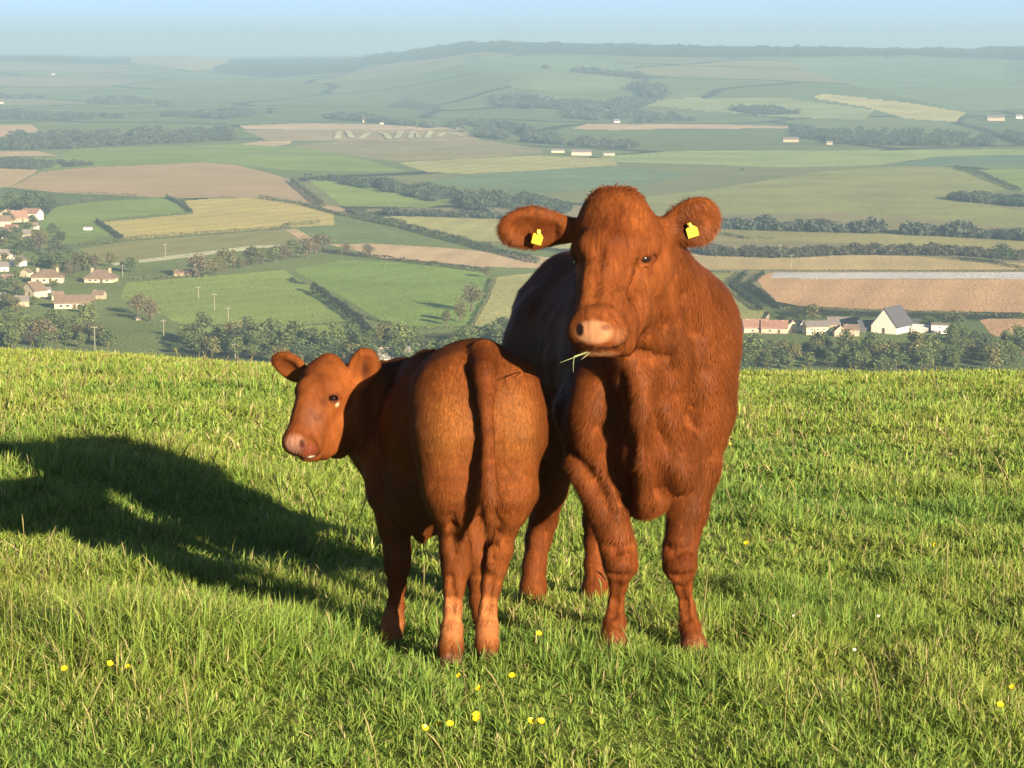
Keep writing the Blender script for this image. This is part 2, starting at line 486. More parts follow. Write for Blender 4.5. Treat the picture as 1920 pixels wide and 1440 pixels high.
    S.chain([(e[0] - 19, e[1] + 6, 7.685, 4), (e[0] - 6, e[1] + 12, 7.674, 4), (e[0] + 8, e[1] + 11, 7.683, 4), (e[0] + 17, e[1] + 2, 7.705, 4)], 0.008)
    # ears: flattened, hollow towards the viewer
    def ear(base, tip, hz, n, curve=0.0):
        b = at(*base); t = at(*tip); L = np.linalg.norm(t - b)
        c = b + (t - b) * 0.54
        A = frame(t - b, n)
        S.ell(c, (L * 0.52, hz, 0.020), A, 0.02)
        S.ell(b + (t - b) * 0.66, (L * 0.34, hz * 0.95, 0.019), A, 0.02)
        S.cone(b - (t - b) * 0.15, b + (t - b) * 0.35, 0.036, 0.030, 0.03)
        S.ell(c + A[2] * 0.023 + (t - b) * 0.02, (L * 0.40, hz * 0.72, 0.020), A, 0.012, True)
    ear((1072, 432, 7.86), (944, 424, 7.84), 0.067, unit([-0.15, -1, -0.25]))
    ear((1246, 432, 7.88), (1340, 402, 7.93), 0.070, unit([0.25, -1, -0.05]))
    # folds of skin, read off along the surface
    S.crease([(1302, 770), (1294, 795), (1287, 820), (1285, 845), (1287, 868)], 10, 0.06)
    S.ridge([(1258, 790), (1268, 830), (1276, 880)], 16, 0.07)
    S.crease([(1168, 705), (1176, 760), (1182, 820), (1188, 880), (1192, 940)], 11, 0.035)
    S.ridge([(1200, 720), (1206, 790), (1210, 860), (1211, 930)], 12, 0.05)
    S.crease([(1226, 800), (1232, 860), (1234, 920)], 9, 0.06)
    S.crease([(1078, 858), (1098, 880), (1120, 905), (1142, 950)], 5, 0.05)
    S.crease([(1128, 800), (1146, 850), (1156, 900)], 7, 0.04)
    S.crease([(1252, 1026), (1268, 1034), (1292, 1026)], 6, 0.03); S.crease([(1262, 1078), (1276, 1084), (1294, 1078)], 5, 0.03)
    S.crease([(1140, 1022), (1158, 1030), (1182, 1022)], 6, 0.03); S.crease([(1146, 1078), (1160, 1083), (1178, 1078)], 5, 0.03)
    S.crease([(1276, 1100), (1284, 1130), (1290, 1160)], 5, 0.02); S.crease([(1158, 1095), (1154, 1130), (1152, 1155)], 5, 0.02)
    S.crease([(1236, 560), (1250, 620), (1256, 690)], 7, 0.08); S.crease([(1284, 560), (1304, 620), (1316, 690)], 7, 0.08)
    S.crease([(1200, 662), (1222, 672), (1246, 668)], 7, 0.05)
    S.crease([(1156, 588), (1168, 598), (1174, 614)], 5, 0.03)
    S.crease([(1120, 470), (1118, 520), (1112, 560)], 5, 0.05); S.crease([(1160, 470), (1154, 520), (1146, 560)], 4, 0.05)
    V, Q = S.mesh()
    V = vsmooth(V, Q, 2)
    V = relief(V, Q, np.clip(np.linalg.norm(V - at(1140, 520, 7.6), axis=1) / 0.45, 0.30, 1.0) * np.where(V[:, 2] < CZ - 1.62, 0.5, 1.0), 3)
    # colours of the animal, plus shade painted into ears and mouth line
    C = np.tile(COAT, (len(V), 1))
    nz = strandlike(V, 14, 5)[:, None]
    C = C * (0.62 + 0.80 * nz)
    C = paint(C, V, at(1160, 430, 7.66), (0.07, 0.2, 0.14), COAT * [0.58, 0.48, 0.44], 0.9, 1.0)     # darker forehead
    C = paint(C, V, at(1215, 560, 7.72), (0.07, 0.2, 0.11), COAT * [1.35, 1.5, 1.5], 0.7, 1.0)
    C = paint(C, V, at(1110, 560, 7.52), (0.035, 0.1, 0.08), COAT * [1.35, 1.5, 1.5], 0.7, 1.0)
    pink = np.array([0.33, 0.165, 0.085])
    C = paint(C, V, at(1113, 624, 7.40), (0.075, 0.09, 0.046), pink, 1.0, 0.35)
    C = paint(C, V, at(1160, 630, 7.43), (0.04, 0.07, 0.04), pink * [0.75, 0.62, 0.6], 0.6, 0.7)
    C = paint(C, V, at(1120, 662, 7.48), (0.085, 0.06, 0.018), pink * 0.9, 0.7, 0.6)
    C = paint(C, V, at(1087, 619, 7.41), (0.016, 0.06, 0.028), (0.012, 0.005, 0.004), 1, 0.35)
    C = paint(C, V, at(1137, 614, 7.41), (0.024, 0.05, 0.015), (0.10, 0.035, 0.02), 0.85, 0.7)
    for (u, w) in ((1085, 646), (1105, 651), (1130, 653.5), (1155, 652), (1175, 646)):
        C = paint(C, V, at(u, w, 7.42), (0.027, 0.06, 0.008), (0.035, 0.012, 0.008), 0.9, 0.5)  # mouth line painted dark, standing in for shade between the lips
    C = paint(C, V, at(1207, 484, 7.70), (0.050, 0.05, 0.036), (0.022, 0.008, 0.005), 0.9, 0.7)
    C = paint(C, V, at(1200, 500, 7.68), (0.05, 0.05, 0.016), COAT * 1.5, 0.7, 0.7)
    C = paint(C, V, at(1072, 490, 7.68), (0.03, 0.05, 0.03), (0.03, 0.01, 0.006), 0.9, 0.6)
    for (u, w, y, q) in ((1290, 424, 7.88, 0.28), (1020, 436, 7.82, 0.5)):
        C = paint(C, V, at(u, w, y), (0.095, 0.05, 0.058), COAT * [q, q * .8, q * .8], 0.85, 0.7)  # ear hollows darkened: their shade is put into the coat colour
    for (u, w, y) in ((1275, 1050, 8.0), (1163, 1050, 7.95)):                        # knees
        C = paint(C, V, at(u, w, y), (0.07, 0.12, 0.10), COAT * [0.7, 0.62, 0.6], 0.7, 0.8)
    for (u, w, y) in ((1301, 1222, 7.96), (1151, 1215, 7.9), (997, 1150, 8.98), (1116, 1145, 9.13)):
        C = paint(C, V, at(u, w, y), (0.08, 0.12, 0.075), (0.27, 0.12, 0.075), 0.8, 0.6)
    # flow of the coat
    head = (1 - sstep(0.0, 0.35, np.linalg.norm((V - at(1140, 510, 7.65)) / [1, 1, 1.25], axis=1) - 0.12))[:, None]
    fl = np.tile(np.array([-0.12, 0.45, -1.0]), (len(V), 1)) + (V[:, :1] - 0.45) * np.array([1.2, 0, 0])
    wob = fbm(V[:, 0] * 6 + V[:, 1] * 3, V[:, 2] * 5, 9, 2)[:, None] - 0.5
    fl = fl + wob * np.array([1.6, 0.4, 0])
    hf = np.tile(np.array([0.1, -0.2, 0.6]), (len(V), 1)) + (V - at(1140, 470, 7.7)) * 5.0
    fl = fl * (1 - head) + hf * head
    # hair length: long on neck and flank, short on the muzzle
    lm = 1.0 - 0.55 * head[:, 0]
    lm = lm * np.clip(np.linalg.norm(V - at(1115, 625, 7.42), axis=1) / 0.16, 0.12, 1)
    lm = lm * np.where(V[:, 2] < CZ - 1.68, 0.6, 1.0)
    lm = lm * np.clip(np.linalg.norm(V - at(1207, 485, 7.69), axis=1) / 0.06, 0.1, 1)
    base = np.array([at(1150, 1215, 8.2)[0], 8.35, float(pasture(0.4, 8.35))])
    root = empty('cow', base)
    tag(root, 'reddish brown cow with a yellow tag in each ear, facing the camera', 'cow')
    body = mesh_np('body', V - base, Q, M_COAT, root, True, C)
    hair = hair_mesh('hair', V - base, Q, 90000, fl, 0.032, 0.0008, C, M_HAIR, body, 3, 0.19, lm)
    # topknot tuft growing from the skin of the poll
    rng = np.random.default_rng(5); pts = []; fcs = []; cc = []
    pu, pv = project(V[:, 0], V[:, 1], V[:, 2]); Nv, _ = vnormals(V, Q)
    cand = np.where((pv < 354 + np.abs(pu - 1155) * 0.42) & (np.abs(pu - 1155) < 60) & (V[:, 1] < 7.98))[0]
    for i in rng.choice(cand, 520):
        p = V[i] - base + rng.normal(0, 0.003, 3)
        far_ = abs(pu[i] - 1152) / 62
        d = unit(Nv[i] * 0.55 + np.array([rng.normal(0.5, 0.4), rng.normal(0.1, 0.3), rng.normal(-0.2, 0.3)]))
        d = d * rng.uniform(0.008, 0.022) * (1.15 - 0.7 * far_)
        sd_ = unit(np.cross(d, [0.1, 1, 0.1])) * 0.0005
        k = len(pts)
        pts += [p - sd_, p + sd_, p + d * .6 + sd_ * .6, p + d + [0.004 * rng.normal(), 0, -0.003]]
        fcs.append([k, k + 1, k + 2, k + 3]); cc += [COAT * rng.uniform(0.5, 1.0)] * 4
    mesh_np('forelock', np.array(pts), np.array(fcs), M_HAIR, body, False, np.array(cc))
    def eye(u, v, y, r):
        V1, F1 = uvsphere(at(u, v, y) - base, (r, r, r), 20, 12)
        return mesh_np('eye', V1, F1, M_EYE, root, True)
    eye(1206, 485, 7.696, 0.0235); eye(1086, 491, 7.800, 0.019)
    # ear tags: a flag with a shoulder and a stud
    def ear_tag(u, v, y, wd, ht, rot, n):
        A = frame([math.cos(rot), 0, math.sin(rot)], n)
        X, Nn, Yy = A[0], unit(n), unit(np.cross(unit(n), A[0]))
        c = at(u, v, y) - base
        out = [(-.5, -.5), (.42, -.56), (.52, .05), (.30, .30), (.16, .34), (.15, .62), (-.15, .62), (-.17, .34), (-.42, .26)]
        P = [c + X * a * wd + Yy * b * ht for a, b in out]
        n_ = len(P); P = [p + Nn * 0.0015 for p in P] + [p - Nn * 0.0015 for p in P]
        F = [list(range(n_))], [list(range(2 * n_ - 1, n_ - 1, -1))], [[i, (i + 1) % n_, n_ + (i + 1) % n_, n_ + i][::-1] for i in range(n_)]
        t = mesh_np('ear_tag', np.array(P), [np.array(F[0]), np.array(F[1]), np.array(F[2])], M_TAG, root)
        V1, F1 = uvsphere(c + Yy * ht * 0.42 + Nn * 0.004, (0.007, 0.007, 0.007), 12, 8)
        mesh_np('stud', V1, F1, M_TAGPIN, t, True)
        return t
    ear_tag(1297, 432, 7.868, 0.040, 0.043, R(22), unit([0.2, -1, 0.0]))
    ear_tag(1008, 445, 7.800, 0.036, 0.044, R(-10), unit([-0.1, -1, -0.15]))
    return root

# ================================================================== the calf
def build_calf(h=0.005):
    S = SDF((-0.95, 7.35, CZ - 2.28), (0.20, 9.05, CZ - 0.92), h)
    Zn = (0, 0, 1)
    # trunk
    S.cone(at(752, 800, 8.52), at(822, 805, 8.20), 0.145, 0.178, 0.05, Zn, 1.34)
    S.cone(at(815, 805, 8.18), at(880, 772, 7.92), 0.190, 0.178, 0.05, Zn, 1.18)
    # rump and thighs
    S.ell(at(887, 760, 7.86), (0.190, 0.16, 0.185), None, 0.06)
    S.cone(at(902, 672, 7.86), at(812, 694, 8.15), 0.050, 0.045, 0.08)            # croup
    S.cone(at(836, 702, 7.92), at(960, 705, 7.94), 0.062, 0.062, 0.08)            # hips
    S.cone(at(812, 702, 8.15), at(748, 706, 8.45), 0.05, 0.05, 0.07)
    S.chain([(838, 745, 7.82, 69), (840, 825, 7.78, 66), (845, 885, 7.755, 55), (846, 925, 7.755, 51), (846, 960, 7.765, 44)], 0.07)
    S.chain([(846, 955, 7.762, 43), (846, 990, 7.79, 31), (852, 1030, 7.80, 31),
             (855, 1062, 7.80, 30), (851, 1100, 7.78, 23), (848, 1140, 7.75, 20), (847, 1180, 7.73, 24), (845, 1210, 7.70, 26), (844, 1236, 7.69, 28)], 0.025)
    S.chain([(958, 745, 7.86, 54), (956, 825, 7.82, 53), (953, 885, 7.795, 48), (952, 925, 7.795, 47), (950, 960, 7.805, 41)], 0.07)
    S.chain([(950, 955, 7.802, 41), (945, 990, 7.83, 30), (936, 1030, 7.84, 31),
             (928, 1062, 7.84, 28), (921, 1100, 7.82, 22), (915, 1140, 7.79, 20), (913, 1175, 7.77, 24), (912, 1205, 7.74, 25), (911, 1232, 7.73, 27)], 0.025)
    S.chain([(858, 1000, 7.86, 10), (868, 1045, 7.86, 11), (866, 1068, 7.85, 10)], 0.015)   # hock points
    S.chain([(940, 975, 7.76, 8), (925, 1035, 7.765, 10), (920, 1060, 7.765, 10)], 0.015)
    S.chain([(1000, 770, 7.86, 20), (1002, 820, 7.85, 16)], 0.06)
    # seat bones beside the tail, groove
    S.cone(at(862, 720, 7.78), at(856, 800, 7.73), 0.035, 0.06, 0.14)
    S.cone(at(950, 722, 7.81), at(962, 800, 7.76), 0.035, 0.06, 0.14)
    S.cone(at(660, 780, 8.38), at(632, 832, 8.28), 0.062, 0.050, 0.05)
    S.chain([(903, 800, 7.585, 7), (903, 850, 7.60, 12), (906, 905, 7.62, 16)], 0.03, sub=True)
    # tail
    S.chain([(905, 666, 7.80, 33), (906, 695, 7.69, 28), (910, 745, 7.64, 21), (913, 800, 7.625, 18.5), (915, 870, 7.62, 16), (916, 920, 7.61, 15), (916, 955, 7.61, 10), (914, 988, 7.61, 3)], 0.012)
    # belly and chest
    S.cone(at(745, 905, 8.40), at(800, 930, 8.15), 0.10, 0.12, 0.08)
    S.cone(at(800, 930, 8.15), at(868, 900, 7.98), 0.12, 0.08, 0.08)
    S.chain([(795, 985, 8.10, 20), (790, 1005, 8.10, 10)], 0.04)
    # shoulder, forelegs
    S.ell(at(738, 830, 8.40), (0.10, 0.14, 0.20), None, 0.08)
    S.chain([(728, 850, 8.28, 60), (733, 920, 8.22, 46), (742, 985, 8.2, 36), (746, 1035, 8.18, 29), (746, 1060, 8.17, 28),
             (745, 1095, 8.18, 21), (742, 1135, 8.17, 20), (737, 1165, 8.14, 24), (732, 1195, 8.08, 24), (729, 1212, 8.06, 25)], 0.022)
    S.chain([(860, 870, 8.45, 46), (880, 960, 8.42, 32), (890, 1020, 8.40, 25), (894, 1050, 8.38, 24), (897, 1090, 8.39, 18),
             (900, 1130, 8.38, 18), (903, 1155, 8.35, 21), (905, 1185, 8.33, 22)], 0.022)
    # neck to head
    S.cone(at(735, 770, 8.45), at(668, 755, 8.45), 0.155, 0.125, 0.07, Zn, 1.1)
    S.cone(at(690, 760, 8.44), at(640, 740, 8.32), 0.125, 0.095, 0.06, Zn, 1.1)
    S.cone(at(700, 845, 8.40), at(676, 800, 8.36), 0.075, 0.075, 0.06)
    # ---- head, turned to the left of the trunk and half towards the viewer
    S.ell(at(613, 722, 8.225), (0.098, 0.088, 0.094), None, 0.03)
    S.cone(at(616, 684, 8.255), at(622, 686, 8.275), 0.036, 0.036, 0.03)
    S.cone(at(607, 738, 8.195), at(582, 800, 8.095), 0.082, 0.055, 0.035)
    S.cone(at(585, 735, 8.145), at(560, 812, 8.055), 0.050, 0.040, 0.03)            # nose bridge
    S.cone(at(650, 775, 8.265), at(598, 828, 8.125), 0.075, 0.046, 0.04)            # cheek and jaw
    S.cone(at(660, 800, 8.285), at(606, 846, 8.145), 0.056, 0.030, 0.03)
    S.cone(at(626, 727, 8.140), at(612, 722, 8.130), 0.024, 0.022, 0.03)          # brow
    S.cone(at(566, 730, 8.155), at(572, 724, 8.145), 0.020, 0.020, 0.03)
    S.cone(at(560, 826, 8.045), at(582, 832, 8.035), 0.046, 0.044, 0.03)            # muzzle
    S.cone(at(549, 830, 8.035), at(572, 838, 8.010), 0.034, 0.034, 0.02)
    S.cone(at(572, 853, 8.045), at(592, 853, 8.065), 0.020, 0.021, 0.012)
    S.chain([(560, 827, 7.975, 4), (567, 838, 7.965, 5)], 0.008, sub=True)
    S.ell(at(625, 746, 8.125), (0.021, 0.018, 0.017), None, 0.012, True)
    e = (625, 746)
    S.chain([(e[0] - 13, e[1] + 2, 8.121, 3), (e[0] - 6, e[1] - 7, 8.111, 3.4), (e[0] + 5, e[1] - 7, 8.115, 3.4), (e[0] + 12, e[1], 8.129, 3)], 0.006)
    S.chain([(e[0] - 13, e[1] + 3, 8.121, 3), (e[0] - 3, e[1] + 9, 8.113, 3), (e[0] + 6, e[1] + 8, 8.117, 3), (e[0] + 12, e[1] + 1, 8.129, 3)], 0.006)
    def ear(base, tip, hz, n, off):
        b = at(*base); t = at(*tip); L = np.linalg.norm(t - b)
        c = b + (t - b) * 0.52; A = frame(t - b, n)
        S.ell(c, (L * 0.54, hz, 0.017), A, 0.014)
        S.cone(b - (t - b) * 0.15, b + (t - b) * 0.3, 0.024, 0.020, 0.02)
        S.ell(c + A[2] * off + (t - b) * 0.03, (L * 0.42, hz * 0.74, 0.019), A, 0.01, True)
    ear((578, 708, 8.285), (517, 674, 8.315), 0.053, unit([-0.45, -1, -0.35]), 0.019)
    ear((668, 730, 8.225), (688, 660, 8.195), 0.052, unit([0.15, -1, 0.05]), 0.017)
    # folds of skin and the hollows of the hocks
    S.crease([(846, 968), (847, 990), (849, 1012), (852, 1036)], 8, 0.018); S.crease([(936, 975), (930, 1000), (925, 1024), (921, 1044)], 8, 0.018)
    S.crease([(845, 1208), (844, 1222), (844, 1240)], 4, 0.008); S.crease([(912, 1204), (911, 1218), (911, 1236)], 4, 0.008)
    S.crease([(846, 1080), (848, 1120), (848, 1150)], 5, 0.02); S.crease([(922, 1080), (917, 1120), (914, 1150)], 5, 0.02)
    S.crease([(596, 742), (600, 760), (596, 780)], 4, 0.03); S.crease([(584, 812), (596, 822), (602, 836)], 4, 0.02)
    V, Q = S.mesh()
    V = vsmooth(V, Q, 2)
    V = relief(V, Q, np.clip(np.linalg.norm(V - at(600, 770, 8.2), axis=1) / 0.4, 0.25, 0.8) * np.where(V[:, 2] < CZ - 1.62, 0.6, 1.0), 8)
    base_c = COAT * [1.10, 1.14, 1.1]
    C = np.tile(base_c, (len(V), 1))
    C = C * (0.70 + 0.62 * strandlike(V, 12, 21)[:, None])
    # warmer pale thighs, darker tail and croup
    C = paint(C, V, at(838, 800, 7.62), (0.15, 0.2, 0.20), base_c * [1.5, 1.85, 1.9], 0.85, 0.8)
    C = paint(C, V, at(968, 800, 7.66), (0.13, 0.2, 0.20), base_c * [1.5, 1.85, 1.9], 0.85, 0.8)
    C = paint(C, V, at(906, 690, 7.72), (0.075, 0.16, 0.12), base_c * [0.62, 0.52, 0.5], 0.85, 0.7)
    for w in (740, 800, 860, 920):
        C = paint(C, V, at(914, w, 7.62), (0.034, 0.05, 0.07), base_c * [0.75, 0.64, 0.6], 0.8, 0.5)
    for (u, w, y) in ((845, 950, 7.68), (950, 948, 7.72)):
        C = paint(C, V, at(u, w, y), (0.10, 0.15, 0.035), base_c * [0.72, 0.62, 0.6], 0.7, 0.9)
    for (u, w, y) in ((846, 1165, 7.73), (913, 1165, 7.76), (731, 1185, 8.1)):
        C = paint(C, V, at(u, w, y), (0.08, 0.12, 0.11), (0.43, 0.175, 0.065), 0.7, 0.6)
    for (u, w, y) in ((844, 1232, 7.69), (911, 1228, 7.73), (729, 1212, 8.06), (905, 1182, 8.34)):
        C = paint(C, V, at(u, w, y), (0.07, 0.1, 0.035), (0.11, 0.06, 0.04), 0.9, 0.5)
    pk = np.array([0.32, 0.165, 0.115])
    C = paint(C, V, at(588, 782, 8.055), (0.065, 0.1, 0.085), (0.155, 0.068, 0.042), 0.7, 1.0)    # greyish pink nose bridge
    C = paint(C, V, at(553, 832, 7.995), (0.050, 0.07, 0.040), pk, 0.95, 0.5)
    C = paint(C, V, at(580, 840, 7.995), (0.045, 0.06, 0.028), (0.17, 0.042, 0.024), 0.85, 0.6)
    C = paint(C, V, at(566, 832, 7.975), (0.014, 0.04, 0.020), (0.05, 0.012, 0.01), 0.9, 0.5)
    C = paint(C, V, at(584, 856, 8.005), (0.016, 0.05, 0.009), (0.85, 0.80, 0.70), 1.0, 0.4)      # milk froth on the lip
    C = paint(C, V, at(632, 760, 8.115), (0.010, 0.05, 0.012), (0.62, 0.46, 0.30), 0.95, 0.7)      # white fleck under the eye
    C = paint(C, V, at(625, 746, 8.125), (0.030, 0.05, 0.024), (0.05, 0.014, 0.01), 0.85, 0.6)
    C = paint(C, V, at(606, 752, 8.115), (0.020, 0.05, 0.022), (0.07, 0.02, 0.012), 0.6, 0.7)
    C = paint(C, V, at(684, 694, 8.195), (0.026, 0.06, 0.055), (0.03, 0.010, 0.006), 0.85, 1.0)  # dark cup of the right ear, its inner shade painted on
    head = (1 - sstep(0.0, 0.25, np.linalg.norm(V - at(600, 765, 8.2), axis=1) - 0.11))[:, None]
    fl = np.tile(np.array([0.10, -0.25, -1.0]), (len(V), 1))
    wob = fbm(V[:, 0] * 8 + V[:, 1] * 4, V[:, 2] * 5, 29, 2)[:, None] - 0.5
    fl = fl + wob * np.array([1.0, 0.4, 0])
    hf = np.tile(np.array([0.25, 0.1, 0.5]), (len(V), 1)) + (V - at(585, 770, 8.2)) * 6.0
    fl = fl * (1 - head) + hf * head
    lm = 1.0 - 0.5 * head[:, 0]
    tu, tv = project(V[:, 0], V[:, 1], V[:, 2]); lm = lm * (1 + 1.6 * sstep(860, 930, tv) * (np.abs(tu - 916) < 20) * (V[:, 1] < 7.67) * (tv < 1000))
    lm = lm * np.clip(np.linalg.norm(V - at(562, 835, 8.08), axis=1) / 0.11, 0.1, 1)
    lm = lm * np.clip(np.linalg.norm(V - at(625, 746, 8.19), axis=1) / 0.05, 0.1, 1)
    base = np.array([at(820, 1225, 7.9)[0], 8.0, float(pasture(-0.25, 8.0))])
    root = empty('calf', base)
    tag(root, 'small red calf with its rump to the camera, head turned left', 'calf')
    body = mesh_np('body', V - base, Q, M_CALF, root, True, C)
    hair_mesh('hair', V - base, Q, 110000, fl, 0.022, 0.0007, C, M_HAIR, body, 13, 0.17, lm)
    V1, F1 = uvsphere(at(625, 746, 8.137) - base, (0.0145,) * 3, 18, 10)
    mesh_np('eye', V1, F1, M_EYE, root, True)
    V1, F1 = uvsphere(at(566, 745, 8.195) - base, (0.0145,) * 3, 18, 10)
    mesh_np('eye', V1, F1, M_EYE, root, True)
    return root

def uvsphere(c, r, nu=16, nv=10):
    c = np.asarray(c, float); V = [c + [0, 0, r[2]]]
    for j in range(1, nv):
        p = math.pi * j / nv
        for i in range(nu):
            q = 2 * math.pi * i / nu
            V.append(c + [r[0] * math.sin(p) * math.cos(q), r[1] * math.sin(p) * math.sin(q), r[2] * math.cos(p)])
    V.append(c - [0, 0, r[2]])
    T, Qd = [], []
    for i in range(nu):
        T.append([0, 1 + i, 1 + (i + 1) % nu])
        b = 1 + (nv - 2) * nu
        T.append([b + (i + 1) % nu, b + i, len(V) - 1])
    for j in range(nv - 2):
        for i in range(nu):
            a = 1 + j * nu
            Qd.append([a + i, a + nu + i, a + nu + (i + 1) % nu, a + (i + 1) % nu])
    return np.array(V), [np.array(Qd), np.array(T)]

COW = build_cow()
CALF = build_calf()
# ================================================================== valley and far hills
def interp(x, pts):
    p = np.array(pts, float); return np.interp(x, p[:, 0], p[:, 1])

SKYLINE = [(-900, 116), (-300, 108), (0, 104), (110, 105), (200, 111), (260, 108), (330, 105), (400, 110), (430, 114), (480, 112), (560, 111), (640, 111), (690, 108),
           (740, 101), (790, 94), (840, 86), (905, 79), (1000, 79), (1100, 81), (1200, 83), (1300, 85), (1420, 86), (1520, 88), (1650, 91), (1800, 91), (1880, 91), (1920, 86), (2100, 80), (2600, 95), (3000, 105)]
CRESTD = [(-900, 6200), (300, 6100), (480, 5800), (640, 5600), (800, 5300), (950, 4900), (1500, 4800), (3000, 5200)]
FOOTD = [(-900, 3400), (300, 3300), (500, 3100), (760, 2600), (1000, 2100), (1500, 2000), (3000, 2200)]

def valley_z(x, y):
    x = np.asarray(x, float); y = np.asarray(y, float)
    u = 960.0 + F_PX * x / (y * 1.0)
    dc, df = interp(u, CRESTD), interp(u, FOOTD)
    zc = CZ + (80.0 - interp(u, SKYLINE)) * dc / F_PX
    t = np.clip((y - df) / (dc - df), 0, 1)
    s = t * (1.25 - 0.25 * t * t * t) ; s = np.minimum(s, 1.0) * sstep(-0.02, 0.25, t) 
    z = zc * s - np.where(y > dc, (y - dc) * 0.004, 0)
    roll = (fbm(x / 420 + 3, y / 520, 41, 3) - 0.5)
    z = z + roll * 9.0 * sstep(640, 1100, y) * (1 - 0.5 * sstep(1800, 3000, y))
    z = z + (fbm(x / 500, y / 900, 77, 3) - 0.5) * 22.0 * sstep(2200, 3200, y) * (1 - sstep(0.7, 1.0, t))
    return z

def land(u, v, lo=330.0, hi=9000.0):
    """first point of the valley met by the view direction (u, v)"""
    ys = np.geomspace(lo, hi, 700)
    a, dy, dz = ray(u, v)
    xs = a * ys / dy; zs = CZ + dz * ys / dy
    g = valley_z(xs, ys)
    k = np.argmax(zs <= g)
    if zs[k] > g[k]: k = len(ys) - 1
    if k == 0: return np.array([xs[0], ys[0], g[0]])
    f0, f1 = zs[k - 1] - g[k - 1], zs[k] - g[k]
    t = f0 / (f0 - f1 + 1e-9); y = ys[k - 1] + (ys[k] - ys[k - 1]) * t
    x = a * y / dy
    return np.array([x, y, float(valley_z(x, y))])

def land_many(u, v, lo=330.0, hi=9000.0):
    u = np.asarray(u, float); v = np.asarray(v, float); out = np.zeros((len(u), 3))
    ys = np.geomspace(lo, hi, 240)
    for c in range(0, len(u), 4000):
        a, dy, dz = ray(u[c:c + 4000], v[c:c + 4000]); kx, kz = a / dy, dz / dy
        D = CZ + kz[:, None] * ys - valley_z(kx[:, None] * ys, np.broadcast_to(ys, (len(kx), len(ys))))
        k = np.argmax(D <= 0, 1); k = np.where(D.min(1) > 0, len(ys) - 1, np.maximum(k, 1)); i = np.arange(len(k))
        f0, f1 = D[i, k - 1], D[i, k]; t = np.clip(f0 / (f0 - f1 + 1e-9), 0, 1)
        y = ys[k - 1] + (ys[k] - ys[k - 1]) * t; x = kx * y
        out[c:c + 4000] = np.stack([x, y, valley_z(x, y)], 1)
    return out

def field_mat(name, c, streak=0.0, ang=0.0, nscale=0.016, var=0.20):
    c = [min(x * q, 0.75) for x, q in zip(c, (2.45, 2.25, 2.15))] if c[1] > 0.07 else c
    k = NT(name)
    g = k.n('ShaderNodeNewGeometry')
    f = k.noise(nscale, 5, 0.65, g.outputs['Position'], 0.3)
    col = k.ramp(f, [(0.3, [x * (1 - var) for x in c]), (0.7, [x * (1 + var) for x in c])])
    f2 = k.noise(0.35, 3, 0.6, g.outputs['Position'])
    col = k.mix(1.0, col, k.ramp(f2, [(0.3, (0.84, 0.84, 0.84)), (0.7, (1.14, 1.14, 1.14))]), 'MULTIPLY')
    if streak > 0:
        mp = k.n('ShaderNodeMapping'); mp.inputs['Rotation'].default_value = (0, 0, ang)
        k.l(g.outputs['Position'], mp.inputs['Vector'])
        wv = k.n('ShaderNodeTexWave'); wv.inputs['Scale'].default_value = 0.022
        wv.inputs['Distortion'].default_value = 1.5; wv.inputs['Detail'].default_value = 2; wv.inputs['Detail Scale'].default_value = 0.3
        k.l(mp.outputs['Vector'], wv.inputs['Vector'])
        col = k.mix(streak, col, k.ramp(wv.outputs['Fac'], [(0.2, [x * 0.80 for x in c]), (0.8, [x * 1.16 for x in c])]))
    k.bsdf(col, 0.95, 0.05, k.noise(0.9, 3, 0.7, g.outputs['Position']), 1.0, 2.2)
    return k.m

def base_land_mat():
    """patchwork of small meadows, far off"""
    k = NT('valley_meadows')
    g = k.n('ShaderNodeNewGeometry')
    mp = k.n('ShaderNodeMapping'); mp.inputs['Scale'].default_value = (1 / 330.0, 1 / 420.0, 0)
    mp.inputs['Rotation'].default_value = (0, 0, 0.35)
    k.l(g.outputs['Position'], mp.inputs['Vector'])
    nz = k.n('ShaderNodeTexNoise'); nz.inputs['Scale'].default_value = 0.9
    k.l(mp.outputs['Vector'], nz.inputs['Vector'])
    av = k.n('ShaderNodeVectorMath', operation='MULTIPLY_ADD'); av.inputs[1].default_value = (0.5, 0.5, 0)
    k.l(nz.outputs['Color'], av.inputs[0]); k.l(mp.outputs['Vector'], av.inputs[2])
    vo = k.n('ShaderNodeTexVoronoi', voronoi_dimensions='2D'); k.l(av.outputs[0], vo.inputs['Vector']); vo.inputs['Scale'].default_value = 1.0
    ve = k.n('ShaderNodeTexVoronoi', voronoi_dimensions='2D', feature='DISTANCE_TO_EDGE'); k.l(av.outputs[0], ve.inputs['Vector']); ve.inputs['Scale'].default_value = 1.0
    sx = k.n('ShaderNodeSeparateColor'); k.l(vo.outputs['Color'], sx.inputs[0])
    c = k.ramp(sx.outputs[0], [(0.0, (0.165, 0.235, 0.092)), (0.3, (0.240, 0.310, 0.110)), (0.55, (0.195, 0.260, 0.105)), (0.78, (0.320, 0.330, 0.145)), (0.95, (0.380, 0.335, 0.195))])
    c = k.mix(1.0, c, k.ramp(k.noise(0.012, 5, 0.6, g.outputs['Position']), [(0.3, (0.8, 0.82, 0.8)), (0.7, (1.15, 1.15, 1.1))]), 'MULTIPLY')
    e = k.ramp(ve.outputs['Distance'], [(0.012, (1, 1, 1)), (0.035, (0, 0, 0))])
    c = k.mix(e, c, (0.045, 0.062, 0.034))
    k.bsdf(c, 0.95, 0.05, k.noise(0.9, 3, 0.7, g.outputs['Position']), 1.0, 2.2)
    return k.m

